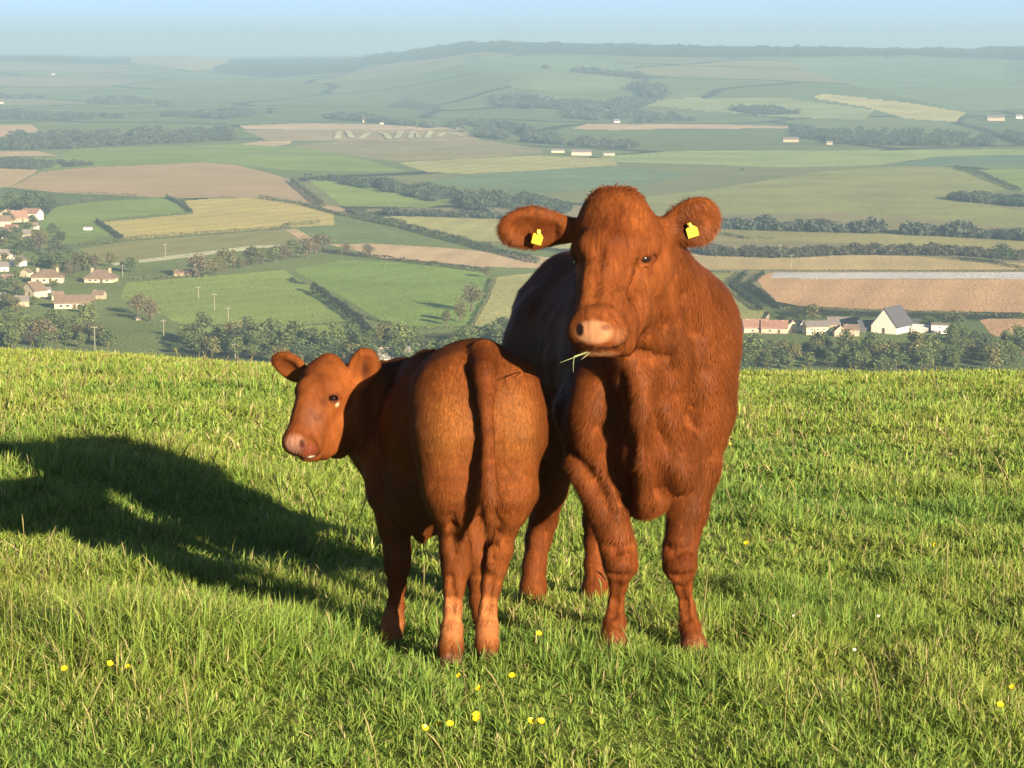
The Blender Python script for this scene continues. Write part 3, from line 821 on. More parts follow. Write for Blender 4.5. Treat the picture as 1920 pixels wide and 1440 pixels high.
GRN = (0.135, 0.200, 0.052); GRN2 = (0.120, 0.185, 0.048); OLV = (0.150, 0.180, 0.068); DGR = (0.095, 0.145, 0.055)
YEL = (0.275, 0.265, 0.095); TAN = (0.270, 0.225, 0.130); BRN = (0.300, 0.215, 0.130); PNK = (0.340, 0.255, 0.160); MINT = (0.30, 0.36, 0.22)
PALE = (0.215, 0.235, 0.100); TEAL = (0.085, 0.140, 0.075); WHT = (0.62, 0.60, 0.56); FOREST = (0.038, 0.060, 0.036)
# (label, colour, streak, angle, outline in view directions)
FIELDS = [
 ('dark wooded slope along the top of the far ridge', FOREST, 0, 0, [(640, 60), (1940, 60), (2700, 60), (2700, 112), (1920, 112), (1700, 104), (1500, 106), (1300, 108), (1120, 102), (1000, 100), (900, 98), (800, 112), (740, 118), (660, 124)]),
 ('dark low wooded hill beyond the left meadows', FOREST, 0, 0, [(395, 136), (430, 100), (560, 100), (680, 104), (690, 124), (640, 136), (520, 144), (430, 140)]),
 ('dark heath on the far left hills of the skyline', FOREST, 0, 0, [(-900, 90), (240, 95), (246, 116), (200, 122), (100, 117), (0, 114), (-900, 122)]),
 ('pale grassy hilltop on the far left skyline', (0.20, 0.19, 0.11), 0, 0, [(235, 95), (430, 95), (425, 125), (370, 132), (250, 118)]),
 ('wide pale green slope below the far ridge', (0.10, 0.155, 0.075), 0, 0, [(860, 106), (1000, 106), (1130, 112), (1190, 126), (1180, 160), (1060, 165), (960, 140), (880, 135)]),
 ('smooth green hillside on the far right', (0.095, 0.150, 0.085), 0, 0, [(1480, 110), (1700, 108), (1920, 114), (2300, 114), (2300, 180), (1920, 205), (1790, 205), (1600, 160), (1500, 130)]),
 ('oval green meadow on the far hillside', (0.12, 0.17, 0.075), 0, 0, [(958, 152), (1020, 142), (1130, 142), (1185, 162), (1150, 170), (1060, 172), (960, 166)]),
 ('pale yellow strip field on the far right slope', (0.25, 0.26, 0.11), 0, 0, [(1528, 180), (1545, 176), (1700, 192), (1812, 210), (1790, 228), (1700, 222), (1620, 200), (1530, 184)]),
 ('pale meadow left of the yellow strip field', (0.15, 0.20, 0.085), 0, 0, [(1180, 196), (1290, 184), (1480, 184), (1640, 206), (1620, 224), (1440, 218), (1300, 205)]),
 ('narrow ploughed strip below the far wood', (0.33, 0.245, 0.16), 0, 0, [(1075, 241), (1100, 232), (1300, 232), (1480, 236), (1485, 240), (1300, 241), (1150, 243)]),
 ('broad light green meadow in mid valley', (0.155, 0.225, 0.085), 0, 0, [(1120, 294), (1250, 284), (1480, 282), (1920, 280), (2300, 282), (2300, 290), (1920, 290), (1760, 294), (1640, 310), (1460, 314), (1300, 308), (1160, 304)]),
 ('dark green crop field at the right edge', (0.070, 0.125, 0.075), 0, 0, [(1650, 310), (1760, 296), (1920, 290), (2300, 290), (2300, 314), (1920, 312), (1800, 312)]),
 ('wide olive pasture right of the cow head', OLV, 0, 0, [(1200, 372), (1350, 352), (1540, 322), (1640, 314), (1800, 314), (1910, 352), (1780, 366), (1790, 374), (1920, 396), (2300, 410), (2300, 440), (1920, 428), (1700, 406), (1580, 400), (1360, 402), (1200, 420), (1120, 400)]),
 ('green pasture at the right end of the dark hedge', GRN2, 0, 0, [(1810, 318), (1920, 318), (2300, 320), (2300, 372), (1920, 360)]),
 ('teal crop field in mid valley', TEAL, 0, 0, [(800, 340), (900, 326), (1010, 318), (1180, 312), (1300, 326), (1180, 352), (1010, 362), (860, 350)]),
 ('pale olive field left of the cow ears', PALE, 0.3, 0.4, [(745, 305), (880, 298), (1010, 292), (1150, 298), (1160, 310), (1000, 320), (880, 326), (800, 322)]),
 ('olive brown field behind the crop rows', (0.165, 0.165, 0.085), 0, 0, [(545, 274), (640, 264), (900, 262), (1010, 276), (1020, 288), (880, 298), (745, 303), (640, 290)]),
 ('sandy stubble field with curved rows on the left', (0.205, 0.185, 0.11), 0, 0, [(455, 244), (640, 240), (880, 246), (900, 262), (640, 264), (500, 262)]),
 ('thin pinkish strip above the stubble field', (0.33, 0.255, 0.17), 0, 0, [(450, 236), (560, 231), (700, 233), (860, 240), (880, 244), (640, 242), (460, 242)]),
 ('small tan triangle field on the left', PNK, 0, 0, [(440, 271), (490, 264), (548, 263), (545, 270), (500, 276)]),
 ('brown ploughed field at the left edge', (0.31, 0.235, 0.15), 0, 0, [(-300, 234), (60, 234), (75, 244), (120, 252), (60, 259), (-300, 250)]),
 ('green meadow running below the left woods', GRN2, 0, 0, [(115, 290), (140, 280), (300, 274), (440, 270), (560, 276), (700, 304), (760, 320), (640, 322), (540, 318), (440, 306), (380, 303), (180, 310), (80, 318)]),
 ('narrow sandy strip at the left edge', PNK, 0, 0, [(-300, 284), (70, 284), (112, 292), (-300, 297)]),
 ('short green strip at the left edge', GRN2, 0, 0, [(-300, 298), (125, 296), (85, 314), (-300, 312)]),
 ('large light brown field on a rise at left', (0.235, 0.195, 0.115), 0.35, 0.9, [(20, 352), (75, 322), (180, 312), (380, 304), (440, 308), (490, 320), (545, 338), (610, 388), (560, 380), (485, 371), (330, 371), (250, 368), (110, 362)]),
 ('small tan field at the left edge above the village', TAN, 0.2, 0.2, [(-300, 316), (66, 316), (70, 322), (18, 352), (-300, 356)]),
 ('green wedge field beside the lane hedge', GRN, 0, 0, [(578, 338), (600, 336), (700, 354), (770, 366), (835, 382), (800, 390), (640, 386)]),
 ('pale strip with a hedge top behind the yellow field', TAN, 0, 0, [(610, 384), (636, 388), (664, 398), (655, 402), (600, 392)]),
 ('mid green field around the village edge', GRN2, 0.15, 1.2, [(60, 440), (100, 390), (180, 378), (310, 370), (345, 384), (360, 400), (180, 415), (212, 440), (140, 458), (70, 455)]),
 ('golden yellow meadow bounded by dark hedges', YEL, 0.25, 0.5, [(192, 416), (362, 400), (345, 376), (400, 372), (485, 371), (560, 382), (624, 400), (628, 421), (540, 426), (238, 450), (222, 442)]),
 ('olive field under the yellow meadow', (0.155, 0.170, 0.070), 0.2, 0.3, [(150, 468), (236, 454), (400, 440), (530, 429), (545, 432), (572, 455), (400, 468), (210, 492), (180, 488)]),
 ('bare earth track beside the yellow meadow', PNK, 0, 0, [(534, 430), (556, 429), (606, 458), (585, 462)]),
 ('dark green paddock right of the yellow meadow', DGR, 0, 0, [(560, 430), (628, 422), (632, 404), (700, 418), (800, 455), (700, 456), (606, 456)]),
 ('thin mint green strip field', MINT, 0, 0, [(205, 494), (330, 478), (470, 462), (600, 456), (610, 459), (500, 465), (360, 482), (215, 498)]),
 ('long pale olive field left of the cow', PALE, 0.3, 0.15, [(705, 408), (740, 405), (960, 411), (1180, 418), (1240, 452), (1200, 472), (960, 462), (870, 450), (770, 428)]),
 ('bare pinkish strip field left of the cow', PNK, 0.25, 0.2, [(612, 458), (700, 457), (830, 464), (960, 476), (1150, 496), (1190, 508), (905, 501), (800, 490), (715, 484), (670, 470)]),
 ('bright green pasture with poles on the left', GRN, 0.12, 0.8, [(225, 560), (240, 530), (400, 518), (534, 506), (560, 524), (600, 548), (672, 602), (548, 610), (338, 608), (300, 590)]),
 ('lower green paddock behind the copse', GRN, 0.1, 0.3, [(330, 612), (548, 613), (675, 606), (705, 636), (600, 640), (400, 640)]),
 ('bright green pasture right of the dark hedge', (0.118, 0.195, 0.048), 0.12, 0.5, [(552, 506), (640, 488), (760, 492), (905, 512), (925, 524), (910, 560), (880, 610), (760, 620), (720, 606), (650, 560), (600, 534)]),
 ('pale sloping pasture just left of the cow', PALE, 0, 0, [(885, 610), (915, 560), (932, 520), (1000, 512), (1120, 512), (1060, 640), (905, 640)]),
 ('strip pasture between the right woods', (0.175, 0.185, 0.080), 0, 0, [(1300, 440), (1360, 430), (1500, 434), (1700, 440), (1920, 446), (2300, 452), (2300, 480), (1920, 470), (1720, 460), (1540, 454), (1400, 452), (1300, 452)]),
 ('pale tan field above the white strip', (0.27, 0.24, 0.125), 0.2, 0.1, [(1200, 472), (1240, 455), (1300, 474), (1480, 484), (1600, 478), (1720, 480), (1840, 492), (2300, 500), (2300, 507), (1900, 506), (1200, 506)]),
 ('white sheeted strip along the ploughed field', WHT, 0, 0, [(1452, 511), (1600, 510), (2300, 511), (2300, 524), (1700, 523), (1446, 522)]),
 ('large bare brown field on the right', (0.315, 0.220, 0.125), 0.3, 0.25, [(1418, 520), (1452, 511), (1446, 522), (1700, 524), (2300, 525), (2300, 590), (1920, 586), (1700, 582), (1500, 574), (1456, 566), (1432, 540)]),
 ('olive field behind the cow shoulder', (0.170, 0.195, 0.068), 0.1, 0.4, [(1120, 511), (1400, 511), (1368, 536), (1400, 566), (1432, 582), (1440, 600), (1380, 616), (1070, 626)]),
 ('small brown field at the right edge', BRN, 0.2, 0.5, [(1838, 600), (1860, 597), (2300, 602), (2300, 640), (1920, 638), (1862, 630)]),
]

def inpoly(u, v, P):
    P = np.asarray(P, float); r = np.zeros(u.shape, bool); n = len(P)
    for i in range(n):
        x0, y0 = P[i]; x1, y1 = P[(i + 1) % n]
        c = (y0 > v) != (y1 > v)
        with np.errstate(divide='ignore', invalid='ignore'):
            r ^= c & (u < (x1 - x0) * (v - y0) / (y1 - y0 + 1e-12) + x0)
    return r

def build_valley():
    us = np.concatenate([np.linspace(-1200, -60, 90), np.arange(-57, 1980, 2.1), np.linspace(1990, 3100, 90)])
    d1 = 74.0 * F_PX / (np.arange(1000, 700, -12.0) - 80)
    d2 = 74.0 * F_PX / (np.arange(700, 205, -1.1) - 80)
    d3 = np.geomspace(d2[-1] * 1.004, 8200, 330)
    d4 = np.geomspace(8400, 14000, 10)
    ds = np.concatenate([d1, d2, d3, d4])
    U, D = np.meshgrid(us, ds, indexing='ij')
    X = (U - 960) / F_PX * D; Z = valley_z(X, D)
    ny = len(ds)
    V = np.stack([X, D, Z], -1).reshape(-1, 3)
    ii = (np.arange(len(us) - 1)[:, None] * ny + np.arange(ny - 1)[None]).ravel()
    Q = np.stack([ii, ii + ny, ii + ny + 1, ii + 1], 1)
    c = V[Q].mean(1)
    pu, pv = project(c[:, 0], c[:, 1], c[:, 2])
    wob = (fbm(c[:, 0] / 60, c[:, 1] / 90, 5, 2) - .5)
    pu = pu + wob * 5; pv = pv + (fbm(c[:, 0] / 80 + 9, c[:, 1] / 110, 6, 2) - .5) * 3.0
    fid = np.full(len(Q), -1)
    for i, f in enumerate(FIELDS):
        ok = inpoly(pu, pv, f[4])
        if i < 9 : ok &= c[:, 1] > 2000
        fid[ok] = i
    # the patchwork: pieces of the distant land are only as far as their own pixels
    def piece(sel, name, mat, label):
        q = Q[sel]; used, inv = np.unique(q, return_inverse=True)
        o = mesh_np(name, V[used], inv.reshape(q.shape), mat, None, True)
        return tag(o, label, 'field' if name == 'field' else None, None, 'structure')
    o = piece(fid < 0, 'valley_floor', base_land_mat(), 'patchwork of green meadows filling the valley below the hill')
    o['category'] = 'valley'
    for i, f in enumerate(FIELDS):
        if (fid == i).sum() < 3: continue
        piece(fid == i, 'field', field_mat('field_%02d' % i, f[1], f[2], f[3]), f[0])
build_valley()

# pale curved crop rows on the sandy stubble field
def strip_on_land(name, pts, w, mat, label, cat, lift=0.25, kind='structure'):
    P = [land(u, v) for u, v in pts]
    V, F = [], []
    for i, p in enumerate(P):
        a = P[max(i - 1, 0)]; b = P[min(i + 1, len(P) - 1)]
        t = unit([b[0] - a[0], b[1] - a[1], 0]); s = np.array([t[1], -t[0], 0]) * w / 2
        for q in (p - s, p + s):
            V.append([q[0], q[1], float(valley_z(q[0], q[1])) + lift])
        if i: k = 2 * i; F.append([k - 2, k - 1, k + 1, k])
    return tag(mesh_np(name, np.array(V), np.array(F), mat, None, True), label, cat, None, kind)
M_ROW = field_mat('pale_crop', (0.40, 0.34, 0.21))
for j, pts in enumerate([[(632, 261), (636, 248), (652, 246), (660, 259)], [(676, 261), (690, 251), (708, 248), (724, 252), (730, 261)],
                         [(744, 260), (752, 246)], [(768, 260), (774, 247), (786, 259)], [(800, 259), (808, 246)], [(822, 257), (835, 248), (870, 256)]]):
    strip_on_land('crop_row', pts, 5.0, M_ROW, 'pale sandy strip of cut crop curving over the stubble field', 'crop strip', 0.5)['group'] = 'pale crop strips on the stubble field'
# ================================================================== trees, hedges, woods
def leaf_cloud(P, size, rng, nrm=None, flat=0.5):
    """one small bent leaf cluster (two triangles folded) per point"""
    n = len(P)
    a = rng.normal(size=(n, 3)); a[:, 2] *= flat; a /= np.linalg.norm(a, axis=1, keepdims=True)
    b = rng.normal(size=(n, 3))
    if nrm is not None: b = np.cross(nrm + 0.6 * rng.normal(size=(n, 3)), a)
    else: b = np.cross(b, a)
    b /= np.linalg.norm(b, axis=1, keepdims=True) + 1e-9
    s = size * rng.uniform(0.6, 1.4, (n, 1))
    c = np.cross(a, b) * 0.25 * s
    V = np.stack([P - a * s * .5, P - b * s * .36 + c, P + a * s * .5, P + b * s * .36 + c], 1).reshape(-1, 3)
    k = np.arange(n)[:, None] * 4
    return V, np.concatenate([k + [[0, 1, 2]], k + [[0, 2, 3]]])

def tube(P, rad, ns=6):
    P = np.asarray(P, float); V, F = [], []
    for i, p in enumerate(P):
        a = P[max(i - 1, 0)]; b = P[min(i + 1, len(P) - 1)]
        t = unit(b - a); s = unit(np.cross(t, [0.31, 0.2, 0.93] if abs(t[2]) < .9 else [1, 0.1, 0])); w = np.cross(t, s)
        for j in range(ns):
            q = 2 * math.pi * j / ns
            V.append(p + rad[i] * (math.cos(q) * s + math.sin(q) * w))
        if i:
            for j in range(ns):
                k = (i - 1) * ns; F.append([k + j, k + (j + 1) % ns, k + ns + (j + 1) % ns, k + ns + j])
    return np.array(V), np.array(F)

def join(parts):
    V, F, n = [], {}, 0
    for v, f in parts:
        for g in (f if isinstance(f, list) else [f]):
            F.setdefault(g.shape[1], []).append(g + n)
        V.append(v); n += len(v)
    return np.concatenate(V), [np.concatenate(x) for x in F.values()]

M_LEAF = attr_mat('tree_leaves', 0.75, 0.15, 0.25, [(0.0, (0.80, 0.84, 0.84)), (1.0, (1.2, 1.14, 1.1))])
M_BARK = plain('tree_bark', (0.10, 0.075, 0.055), 0.9, 0.1, 2.0, 0.3)

def crown_points(rng, n, H, W, lobes, z0):
    L = []
    for i in range(lobes):
        a = rng.uniform(0, 2 * math.pi); r = W * 0.5 * rng.uniform(0.15, 0.62); z = z0 + (H - z0) * rng.uniform(0.10, 0.78)
        sh = 1 - 0.5 * abs((z - z0) / (H - z0) - 0.45)
        L.append((r * math.cos(a) * sh, r * math.sin(a) * sh, z, W * rng.uniform(0.17, 0.30)))
    L.append((0, 0, H - W * 0.22, W * 0.22)); L.append((0, 0, z0 + (H - z0) * .5, W * 0.3))
    L = np.array(L); k = rng.integers(0, len(L), n)
    d = rng.normal(size=(n, 3)); d /= np.linalg.norm(d, axis=1, keepdims=True)
    rr = L[k, 3] * rng.uniform(0.55, 1.08, n) * (1 + 0.18 * rng.normal(size=n))
    P = L[k, :3] + d * rr[:, None] * [1, 1, 0.85]
    return P, d, L

def make_tree(kind, seed, H, W, col, leaves=850, size=0.75, trunkh=0.14, up=0.0):
    rng = np.random.default_rng(seed)
    root = empty(kind, (0, 0, 0))
    P, d, L = crown_points(rng, leaves, H, W, 9, H * trunkh)
    V, F = leaf_cloud(P, size, rng, d)
    lum = rng.uniform(0.62, 1.4, leaves)[:, None] * (0.8 + 0.4 * rng.random((leaves, 1)))
    hue = rng.normal(0, 0.10, (leaves, 1)) * [1, 0.2, -0.4]
    C = np.repeat(np.clip(np.asarray(col) * lum * (1 + hue), 0.004, 1), 4, 0)
    crown = mesh_np('crown', V, F, M_LEAF, root, True, C)
    parts = [tube([(0, 0, -0.6), (0.05 * W * rng.normal() * .3, 0, H * 0.25), (0, 0.02 * W, H * 0.55), (0, 0, H * 0.85)], [W * .045, W * .034, W * .02, W * .006], 7)]
    for l in L[:6]:
        b = np.array([0, 0, H * rng.uniform(0.22, 0.42)]); m = (b + l[:3]) / 2 + [0, 0, -0.03 * H]
        parts.append(tube([b, m, l[:3]], [W * .018, W * .012, W * .005], 5))
    V, F = join(parts)
    mesh_np('trunk', V, F, M_BARK, root, True)
    return root

LG, MG, DG, OG, BR = (0.155, 0.200, 0.066), (0.130, 0.175, 0.064), (0.095, 0.130, 0.060), (0.175, 0.178, 0.072), (0.170, 0.148, 0.085)
PROTO = [make_tree('leafy_tree', 1, 9.0, 8.0, MG), make_tree('leafy_tree', 2, 10.5, 8.0, LG, 950), make_tree('leafy_tree', 3, 8.0, 8.5, DG),
         make_tree('leafy_tree', 4, 9.5, 7.0, OG, 800), make_tree('leafy_tree', 5, 8.5, 9.0, BR, 620, 0.6), make_tree('leafy_tree', 6, 11.0, 7.5, MG, 950)]
PROTO_USED = [False] * len(PROTO)
NTREE = 0
def place_tree(k, u, v, hpx, label, group=None, rng=random, p=None):
    """base of the trunk at (u, v) on the valley floor, hpx tall in photograph pixels"""
    global NTREE
    p = land(u, v) if p is None else p
    H = hpx * mpp(p[1]) * rng.choice((0.7, 0.9, 1.0, 1.1, 1.25)); base = (9.0, 10.5, 8.0, 9.5, 8.5, 11.0)[k]
    s = H / base; sx = s * rng.uniform(1.05, 1.45)
    if not PROTO_USED[k]: o = PROTO[k]; PROTO_USED[k] = True
    else: o = copy_tree(PROTO[k])
    o.location = p; o.rotation_euler = (0, 0, rng.uniform(0, 6.28)); o.scale = (sx, sx, s)
    tag(o, label, 'tree', group); NTREE += 1
    return o

rt = random.Random(3)
def scatter(poly, n, hr, kinds, label, group, mind=7.0):
    us = [p[0] for p in poly]; vs = [p[1] for p in poly]; got = []; tries = 0
    while len(got) < n and tries < n * 60:
        tries += 1
        u, v = rt.uniform(min(us), max(us)), rt.uniform(min(vs), max(vs))
        if not inpoly(np.array([u]), np.array([v]), poly)[0]: continue
        if any(abs(u - a) < mind * 2.2 and abs(v - b) < mind * 0.6 for a, b in got): continue
        got.append((u, v))
    for u, v in sorted(got, key=lambda q: q[1]):
        place_tree(rt.choice(kinds), u, v, rt.uniform(*hr), label, group, rt)

scatter([(318, 662), (340, 645), (450, 640), (560, 638), (720, 648), (840, 655), (950, 650), (960, 692), (700, 694), (500, 688), (400, 676)], 80, (34, 52), [0, 0, 1, 2, 5, 3],
        'leafy green tree in the belt of woodland behind the calf', 'trees in the woodland behind the calf')
scatter([(1384, 668), (1460, 662), (1600, 662), (1780, 664), (1804, 640), (1860, 640), (1925, 668), (1925, 700), (1384, 698)], 66, (32, 46), [0, 1, 1, 2, 5, 3],
        'leafy green tree in the woodland below the right hamlet', 'trees in the woodland below the right hamlet')
scatter([(-20, 622), (40, 616), (130, 612), (215, 618), (240, 652), (-20, 656)], 28, (30, 46), [0, 1, 3, 3, 5, 4],
        'leafy tree on the slope under the left village', 'trees under the left village')
scatter([(1430, 606), (1520, 602), (1620, 598), (1700, 600), (1790, 612), (1830, 640), (1790, 650), (1780, 634), (1700, 604), (1460, 610)], 14, (20, 32), [2, 0, 3],
        'leafy tree standing among the roofs of the right hamlet', 'trees among the roofs of the right hamlet')
scatter([(-10, 392), (30, 388), (100, 386), (105, 396), (20, 404)], 7, (26, 38), [2, 0, 2], 'dark leafy tree on the upper edge of the left village', 'trees at the upper edge of the left village')
scatter([(55, 470), (110, 466), (140, 494), (170, 512), (130, 520), (60, 500)], 12, (24, 36), [2, 3, 0, 4], 'leafy tree between the houses of the left village', 'trees between the houses of the left village')
scatter([(-10, 440), (40, 448), (46, 470), (40, 520), (-10, 560)], 9, (20, 30), [3, 0, 2], 'leafy tree at the left edge of the village', 'trees at the left edge of the village')
scatter([(60, 452), (120, 440), (150, 460), (120, 474), (70, 470)], 6, (18, 26), [2, 0, 3], 'small leafy tree on the bank above the middle of the left village', 'small trees above the middle of the left village')
scatter([(110, 500), (240, 500), (250, 512), (200, 514), (120, 512)], 9, (20, 32), [3, 4, 3, 0], 'olive brown tree in the gardens behind the hipped houses', 'trees in the gardens of the left village')
scatter([(-10, 404), (70, 400), (90, 440), (130, 500), (120, 560), (200, 572), (180, 590), (-10, 600)], 26, (16, 26), [2, 0, 3, 0], 'small leafy tree packed between the roofs of the left village', 'small trees packed between the roofs of the left village')
for i in range(22):
    t = i / 21; place_tree(rt.choice([3, 4, 3, 0, 4]), 372 + 232 * t + rt.uniform(-4, 4), 518 - 44 * t + rt.uniform(-2, 3), rt.uniform(24, 38),
                           'olive tree in the row crossing the fields above the green pasture', 'row of trees above the green pasture', rt)
for (u, v, h, k, lab) in [(280, 602, 50, 4, 'round brownish tree beside the green pasture with poles'), (258, 590, 42, 4, 'brown tree behind the round brownish tree by the village'),
                          (862, 604, 56, 3, 'pale olive tree standing alone in the bright green pasture'), (884, 584, 50, 4, 'brown tree right of the pale olive tree in the pasture'),
                          (838, 608, 40, 3, 'smaller olive tree left of the pale olive tree in the pasture'), (912, 520, 20, 4, 'small brown tree at the upper corner of the green pasture'),
                          (1881, 492, 30, 2, 'dark round tree standing alone on the right strip pasture'), (1392, 322, 9, 2, 'tiny dark tree alone in the light green meadow'),
                          (690, 482, 24, 4, 'brown tree at the end of the bare pinkish strip'), (650, 476, 22, 4, 'brown bushy tree above the bright green pasture'),
                          (945, 622, 34, 2, 'dark tree partly hidden by the flank of the cow'), (330, 662, 30, 2, 'dark tree at the left end of the woodland belt')]:
    place_tree(k, u, v, h, lab, None, rt)

# ---------------------------------------------------------------- hedges: leafy banks along a line, each its own thing
M_HEDGE = attr_mat('hedge_leaves', 0.8, 0.12, 0.15)
def hedge(pts, hpx, label, col=DG, wide=1.0, gaps=0.25, seed=0):
    rng = np.random.default_rng(seed + 100)
    W = [land(u, v) for u, v in pts]
    Vs, Cs, L = [], [], 0
    for a, b in zip(W[:-1], W[1:]):
        d = np.linalg.norm(b - a); ym = (a[1] + b[1]) / 2; h = hpx * mpp(ym)
        s = max(0.42, 0.8 * mpp(ym)) * 1.25
        n = int(min(9000, d * h * 2.4 / (s * s) + 6))
        t = rng.random(n)
        P = a + (b - a) * t[:, None]
        q = unit([(b - a)[1], -(b - a)[0], 0])
        prof = 0.55 + 0.75 * fbm(t * d / (h * 3.0) + a[0], np.full(n, seed * 3.1), seed, 3)
        th = rng.uniform(0, math.pi, n); rr = np.sqrt(rng.uniform(0.35, 1, n))
        P = P + q * (np.cos(th) * rr * h * 0.42 * wide)[:, None]
        P[:, 2] = valley_z(P[:, 0], P[:, 1]) + np.sin(th) * rr * h * prof
        v, f = leaf_cloud(P, s, rng)
        Vs.append((v, f)); Cs.append(np.repeat(np.asarray(col) * rng.uniform(0.6, 1.4, n)[:, None], 4, 0))
    V, F = join(Vs)
    o = mesh_np('hedge', V, F, M_HEDGE, None, True, np.concatenate(Cs))
    return tag(o, label, 'hedge')
HD = (0.068, 0.090, 0.046); HO = (0.125, 0.135, 0.062)
HEDGES = [
 ([(181, 415), (205, 432), (230, 449)], 8, 'short dark hedge at the left end of the yellow meadow', HD),
 ([(312, 371), (342, 384), (360, 400)], 7, 'dark hedge slanting down to the corner of the yellow meadow', HD),
 ([(181, 416), (270, 408), (360, 401)], 5, 'straight hedge along the upper left side of the yellow meadow', HO),
 ([(228, 452), (380, 441), (530, 430), (545, 424), (600, 420)], 9, 'long hedge along the bottom of the yellow meadow', HO),
 ([(400, 372), (440, 371)], 4, 'short hedge on top of the yellow meadow', HO),
 ([(485, 372), (560, 383), (640, 404), (700, 416)], 7, 'hedge along the upper right side of the yellow meadow', HO),
 ([(700, 416), (760, 428), (850, 452), (930, 474), (1010, 494)], 13, 'thick hedge running down beside the long pale olive field', HD),
 ([(660, 400), (700, 410), (760, 420)], 8, 'short bushy hedge above the lane', HO),
 ([(850, 450), (960, 462), (1040, 468)], 5, 'thin hedge under the long pale olive field', HO),
 ([(140, 462), (215, 456), (232, 452)], 7, 'low hedge left of the long hedge near the village', HO),
 ([(238, 524), (300, 523), (370, 518)], 8, 'hedge beside the brown barn above the green pasture', HO),
 ([(606, 472), (640, 478), (700, 484), (760, 492), (860, 504), (905, 510)], 9, 'ragged hedge along the top of the bright green pasture', (0.085, 0.078, 0.045)),
 ([(545, 524), (556, 531), (575, 534)], 6, 'stub of hedge left of the dark diagonal hedge', HD),
 ([(586, 546), (610, 560), (640, 580), (672, 604), (700, 636)], 17, 'dark diagonal hedge between the two bright green pastures', (0.030, 0.042, 0.026)),
 ([(660, 586), (700, 600), (740, 610)], 6, 'low hedge stub right of the dark diagonal hedge', HO),
 ([(338, 612), (440, 614), (548, 612), (674, 606)], 5, 'thin hedge along the bottom of the left green pasture', HD),
 ([(720, 610), (800, 618), (885, 614)], 6, 'low hedge along the foot of the right green pasture', HO),
 ([(925, 522), (915, 560), (885, 612)], 7, 'hedge down the right side of the green pasture', HO),
 ([(1398, 515), (1370, 539), (1400, 562), (1428, 584)], 12, 'dark bent hedge left of the farm track by the brown field', (0.032, 0.046, 0.030)),
 ([(1432, 514), (1404, 536), (1440, 560), (1462, 580)], 9, 'dark bent hedge right of the farm track by the brown field', (0.032, 0.046, 0.030)),
 ([(1462, 580), (1600, 584), (1760, 588), (1925, 594)], 7, 'hedge along the bottom of the large bare brown field', HO),
 ([(1200, 512), (1340, 511), (1396, 513)], 4, 'thin hedge behind the cow shoulder', HD),
 ([(1400, 508), (1650, 508), (1930, 508)], 3, 'long thin hedge above the white sheeted strip', HO),
 ([(1790, 316), (1830, 324), (1870, 342), (1912, 358)], 8, 'dark hedge slanting down the right olive pasture', HD),
 ([(1240, 452), (1360, 440), (1400, 448), (1450, 449)], 6, 'hedge right of the cow ear', HO),
 ([(1795, 488), (1860, 494), (1930, 506)], 6, 'hedge beside the dark round tree on the right', HD),
 ([(112, 386), (150, 380), (178, 372)], 6, 'hedge on the hillside above the left village', HO),
 ([(100, 366), (170, 366), (260, 370)], 7, 'ragged hedge under the large light brown field', HO),
 ([(548, 340), (570, 358), (606, 388)], 12, 'thick hedge down the right end of the light brown field', HO),
]
for i, h in enumerate(HEDGES): hedge(h[0], h[1], h[2], h[3], seed=i)

# ---------------------------------------------------------------- far woods that read as one mass
M_WOOD = attr_mat('wood_leaves', 0.85, 0.08, 0.1)
def wood(areas, label, col, hpx, dens=1.0, seed=0, dmin=None, tall=1.0):
    """areas: polygons of view directions; one mass of small uneven crowns"""
    rng = np.random.default_rng(seed + 500)
    parts, Cs = [], []
    for poly in areas:
        us = [p[0] for p in poly]; vs = [p[1] for p in poly]
        area = (max(us) - min(us)) * (max(vs) - min(vs))
        n = int(area * 0.20 * dens * (10.0 / hpx)) + 8
        u, v = rng.uniform(min(us), max(us), n), rng.uniform(min(vs), max(vs), n)
        ok = inpoly(u, v, poly) & (fbm(u / 26.0, v / 9.0, seed, 2) > 0.40)
        u, v = u[ok], v[ok]
        if not len(u): continue
        p = land_many(u, v) if dmin is None else land_many(u, v, dmin)
        m = mpp(p[:, 1]); n = len(u); k = 46
        h = hpx * m * rng.uniform(0.35, 1.0, n) * (0.55 + 0.9 * fbm(u / 40.0, v / 40.0, seed + 3, 2)); w = h * rng.uniform(0.9, 1.6, n)
        d = rng.normal(size=(n, k, 3)); d /= np.linalg.norm(d, axis=2, keepdims=True)
        P = p[:, None] + d * np.stack([w * .5, w * .5, h * .46], 1)[:, None] * rng.uniform(0.75, 1.1, (n, k, 1))
        P[:, :, 2] += (h * .45)[:, None]
        sz = np.repeat(np.maximum(h * 0.36, 1.0 * m), k)[:, None]
        parts.append(leaf_cloud(P.reshape(-1, 3), sz, rng, d.reshape(-1, 3)))
        cc = np.asarray(col) * rng.uniform(0.7, 1.25, (n, 1, 1)) * rng.uniform(0.75, 1.3, (n, k, 1))
        Cs.append(np.repeat(cc.reshape(-1, 3), 4, 0))
    V, F = join(parts)
    return tag(mesh_np('wood', V, F, M_WOOD, None, True, np.concatenate(Cs)), label, 'wood', None, 'stuff')
WD = (0.062, 0.085, 0.052); WB = (0.075, 0.092, 0.066)
wood([[(1352, 424), (1480, 428), (1640, 432), (1790, 438), (1925, 448), (2100, 452), (2100, 458), (1925, 452), (1700, 440), (1480, 434), (1352, 430)]],
     'dark belt of woodland right of the cow ear', WB, 22, 2.6, 1)
